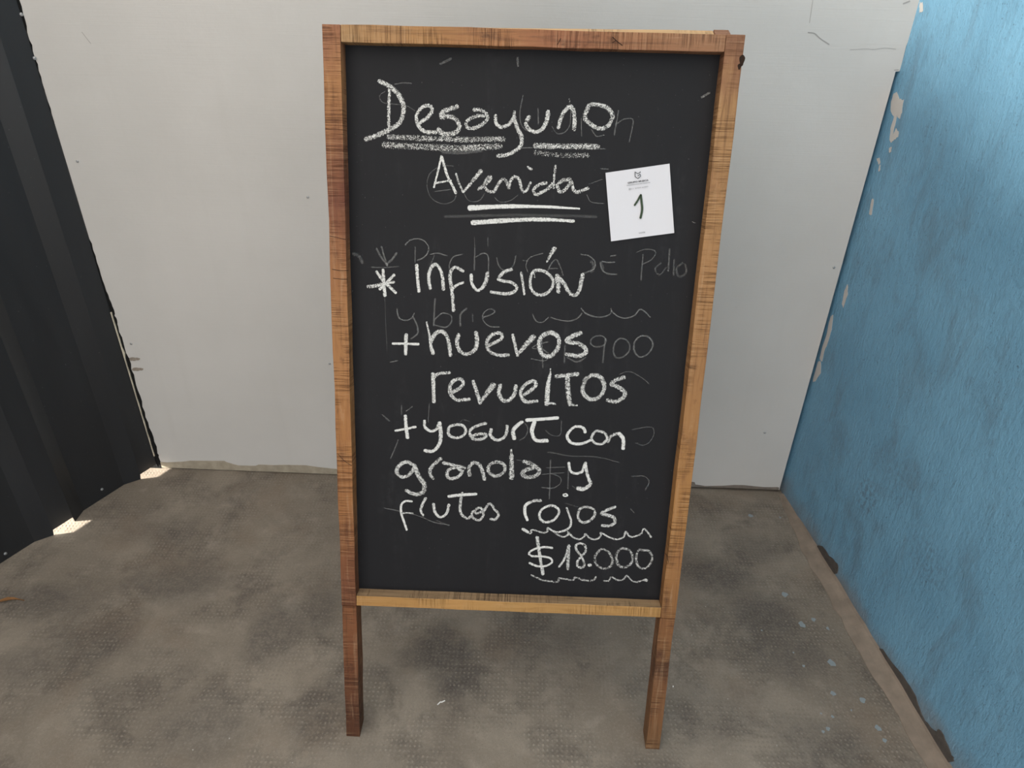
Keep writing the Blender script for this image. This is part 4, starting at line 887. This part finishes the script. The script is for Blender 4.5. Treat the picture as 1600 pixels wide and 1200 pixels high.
o = link('printed_emblem', bm, M_INK, note); o['label'] = 'small grey shield emblem'
def text(body, p0, p1, mat, name, h=None, bold=0.0):
    cu = bpy.data.curves.new('text', 'FONT'); cu.body = body; cu.offset = bold
    tmp = bpy.data.objects.new('text', cu); COL.objects.link(tmp); bpy.context.view_layer.update()
    me = bpy.data.meshes.new_from_object(tmp.evaluated_get(bpy.context.evaluated_depsgraph_get()))
    bpy.data.objects.remove(tmp)
    xs = [v.co.x for v in me.vertices]; x0, w = min(xs), max(xs) - min(xs)
    L = math.dist(p0, p1); k = L / w; ux, uz = (p1[0] - p0[0]) / L, (p1[1] - p0[1]) / L
    kh = (h / 0.7) if h else k
    for v in me.vertices:
        a, b = (v.co.x - x0) * k, v.co.y * kh - (h or 0) / 2
        v.co = (p0[0] + a * ux - b * uz - cx, INK_Y, p0[1] + a * uz + b * ux - cz)
    me.materials.clear(); me.materials.append(mat)
    o = bpy.data.objects.new(name, me); COL.objects.link(o); o.parent = note
    return o
text('GRUPO MUJICA', (0.1759, 1.1458), (0.2104, 1.1515), M_INK, 'printed_text', 0.0024, 0.035)
text('ORGANIZACION DE SUBASTAS', (0.1742, 1.1417), (0.2135, 1.1477), M_FAINT, 'printed_text', 0.0014, 0.02)
text('11 5704-6400', (0.1829, 1.1364), (0.2104, 1.1411), M_FAINT, 'printed_text', 0.0019)
text('LOTE', (0.2015, 1.0639), (0.2117, 1.0652), M_INK, 'printed_text', 0.0021)
bm = bmesh.new(); uvl = bm.loops.layers.uv.new('UVMap')
q = [(0.1790, 1.1345), (0.1813, 1.1349), (0.1811, 1.1372), (0.1788, 1.1368)]
for i in range(4): ribbon(bm, [q[i], q[(i + 1) % 4]], 0.0005, on_card, uvl)
link('printed_icon', bm, M_FAINT, note)

# ---------------------------------------------------------------- small litter on the floor
bm = bmesh.new(); lw = [(0.0, 0.0005), (0.012, 0.004), (0.026, 0.006), (0.042, 0.0035), (0.058, 0.0009), (0.070, 0.0005)]
rows = []
for i, (a, w) in enumerate(lw):
    bend = 0.006 * math.sin(a * 42); zz = 0.0014 + 0.004 * math.sin(a * 45) ** 2
    rows.append([bm.verts.new((a, bend + w * t, zz + 0.0018 * abs(t))) for t in (-1, 0, 1)] + [bm.verts.new((a, bend + w * t, zz + 0.0018 * abs(t) - 0.0008)) for t in (1, 0, -1)])
for a, b in zip(rows, rows[1:]):
    for k in range(6): bm.faces.new((a[k], b[k], b[(k + 1) % 6], a[(k + 1) % 6]))
bm.faces.new(rows[0]); bm.faces.new(rows[-1]); bmesh.ops.recalc_face_normals(bm, faces=bm.faces[:])
lf = link('dry_leaf', bm, M_LEAF); lf.location = (-1.292, 1.228, 0); lf.rotation_euler = (0, 0, 0.1)
tag(lf, 'curled dry brown leaf lying on the floor by the metal sheet', 'leaf')
def flake(name, loc, pts, h, label):
    bm = bmesh.new()
    top = [bm.verts.new((a, b, h * (0.6 + 0.4 * math.sin(a * 600)))) for a, b in pts]; bot = [bm.verts.new((a, b, 0.0002)) for a, b in pts]
    bm.faces.new(top); bm.faces.new(bot[::-1]); n = len(pts)
    for i in range(n): bm.faces.new((top[i], bot[i], bot[(i + 1) % n], top[(i + 1) % n]))
    bmesh.ops.recalc_face_normals(bm, faces=bm.faces[:])
    o = link(name, bm, M_CHIP); o.location = loc
    tag(o, label, 'paint flake')
flake('paint_flake', (-0.1497, 0.9737, 0), [(0, 0), (0.0022, -0.0012), (0.0072, 0.0052), (0.0105, 0.0048), (0.0175, 0.0095), (0.0165, 0.0115), (0.0092, 0.0078), (0.006, 0.0076)], 0.0016, 'curved white paint flake on the floor between the front legs')
flake('paint_flake', (0.3839, 1.0314, 0), [(0, 0), (0.0022, 0.0002), (0.0028, 0.0036), (0.0008, 0.0042)], 0.0012, 'tiny white paint crumb on the floor behind the honey-brown post')
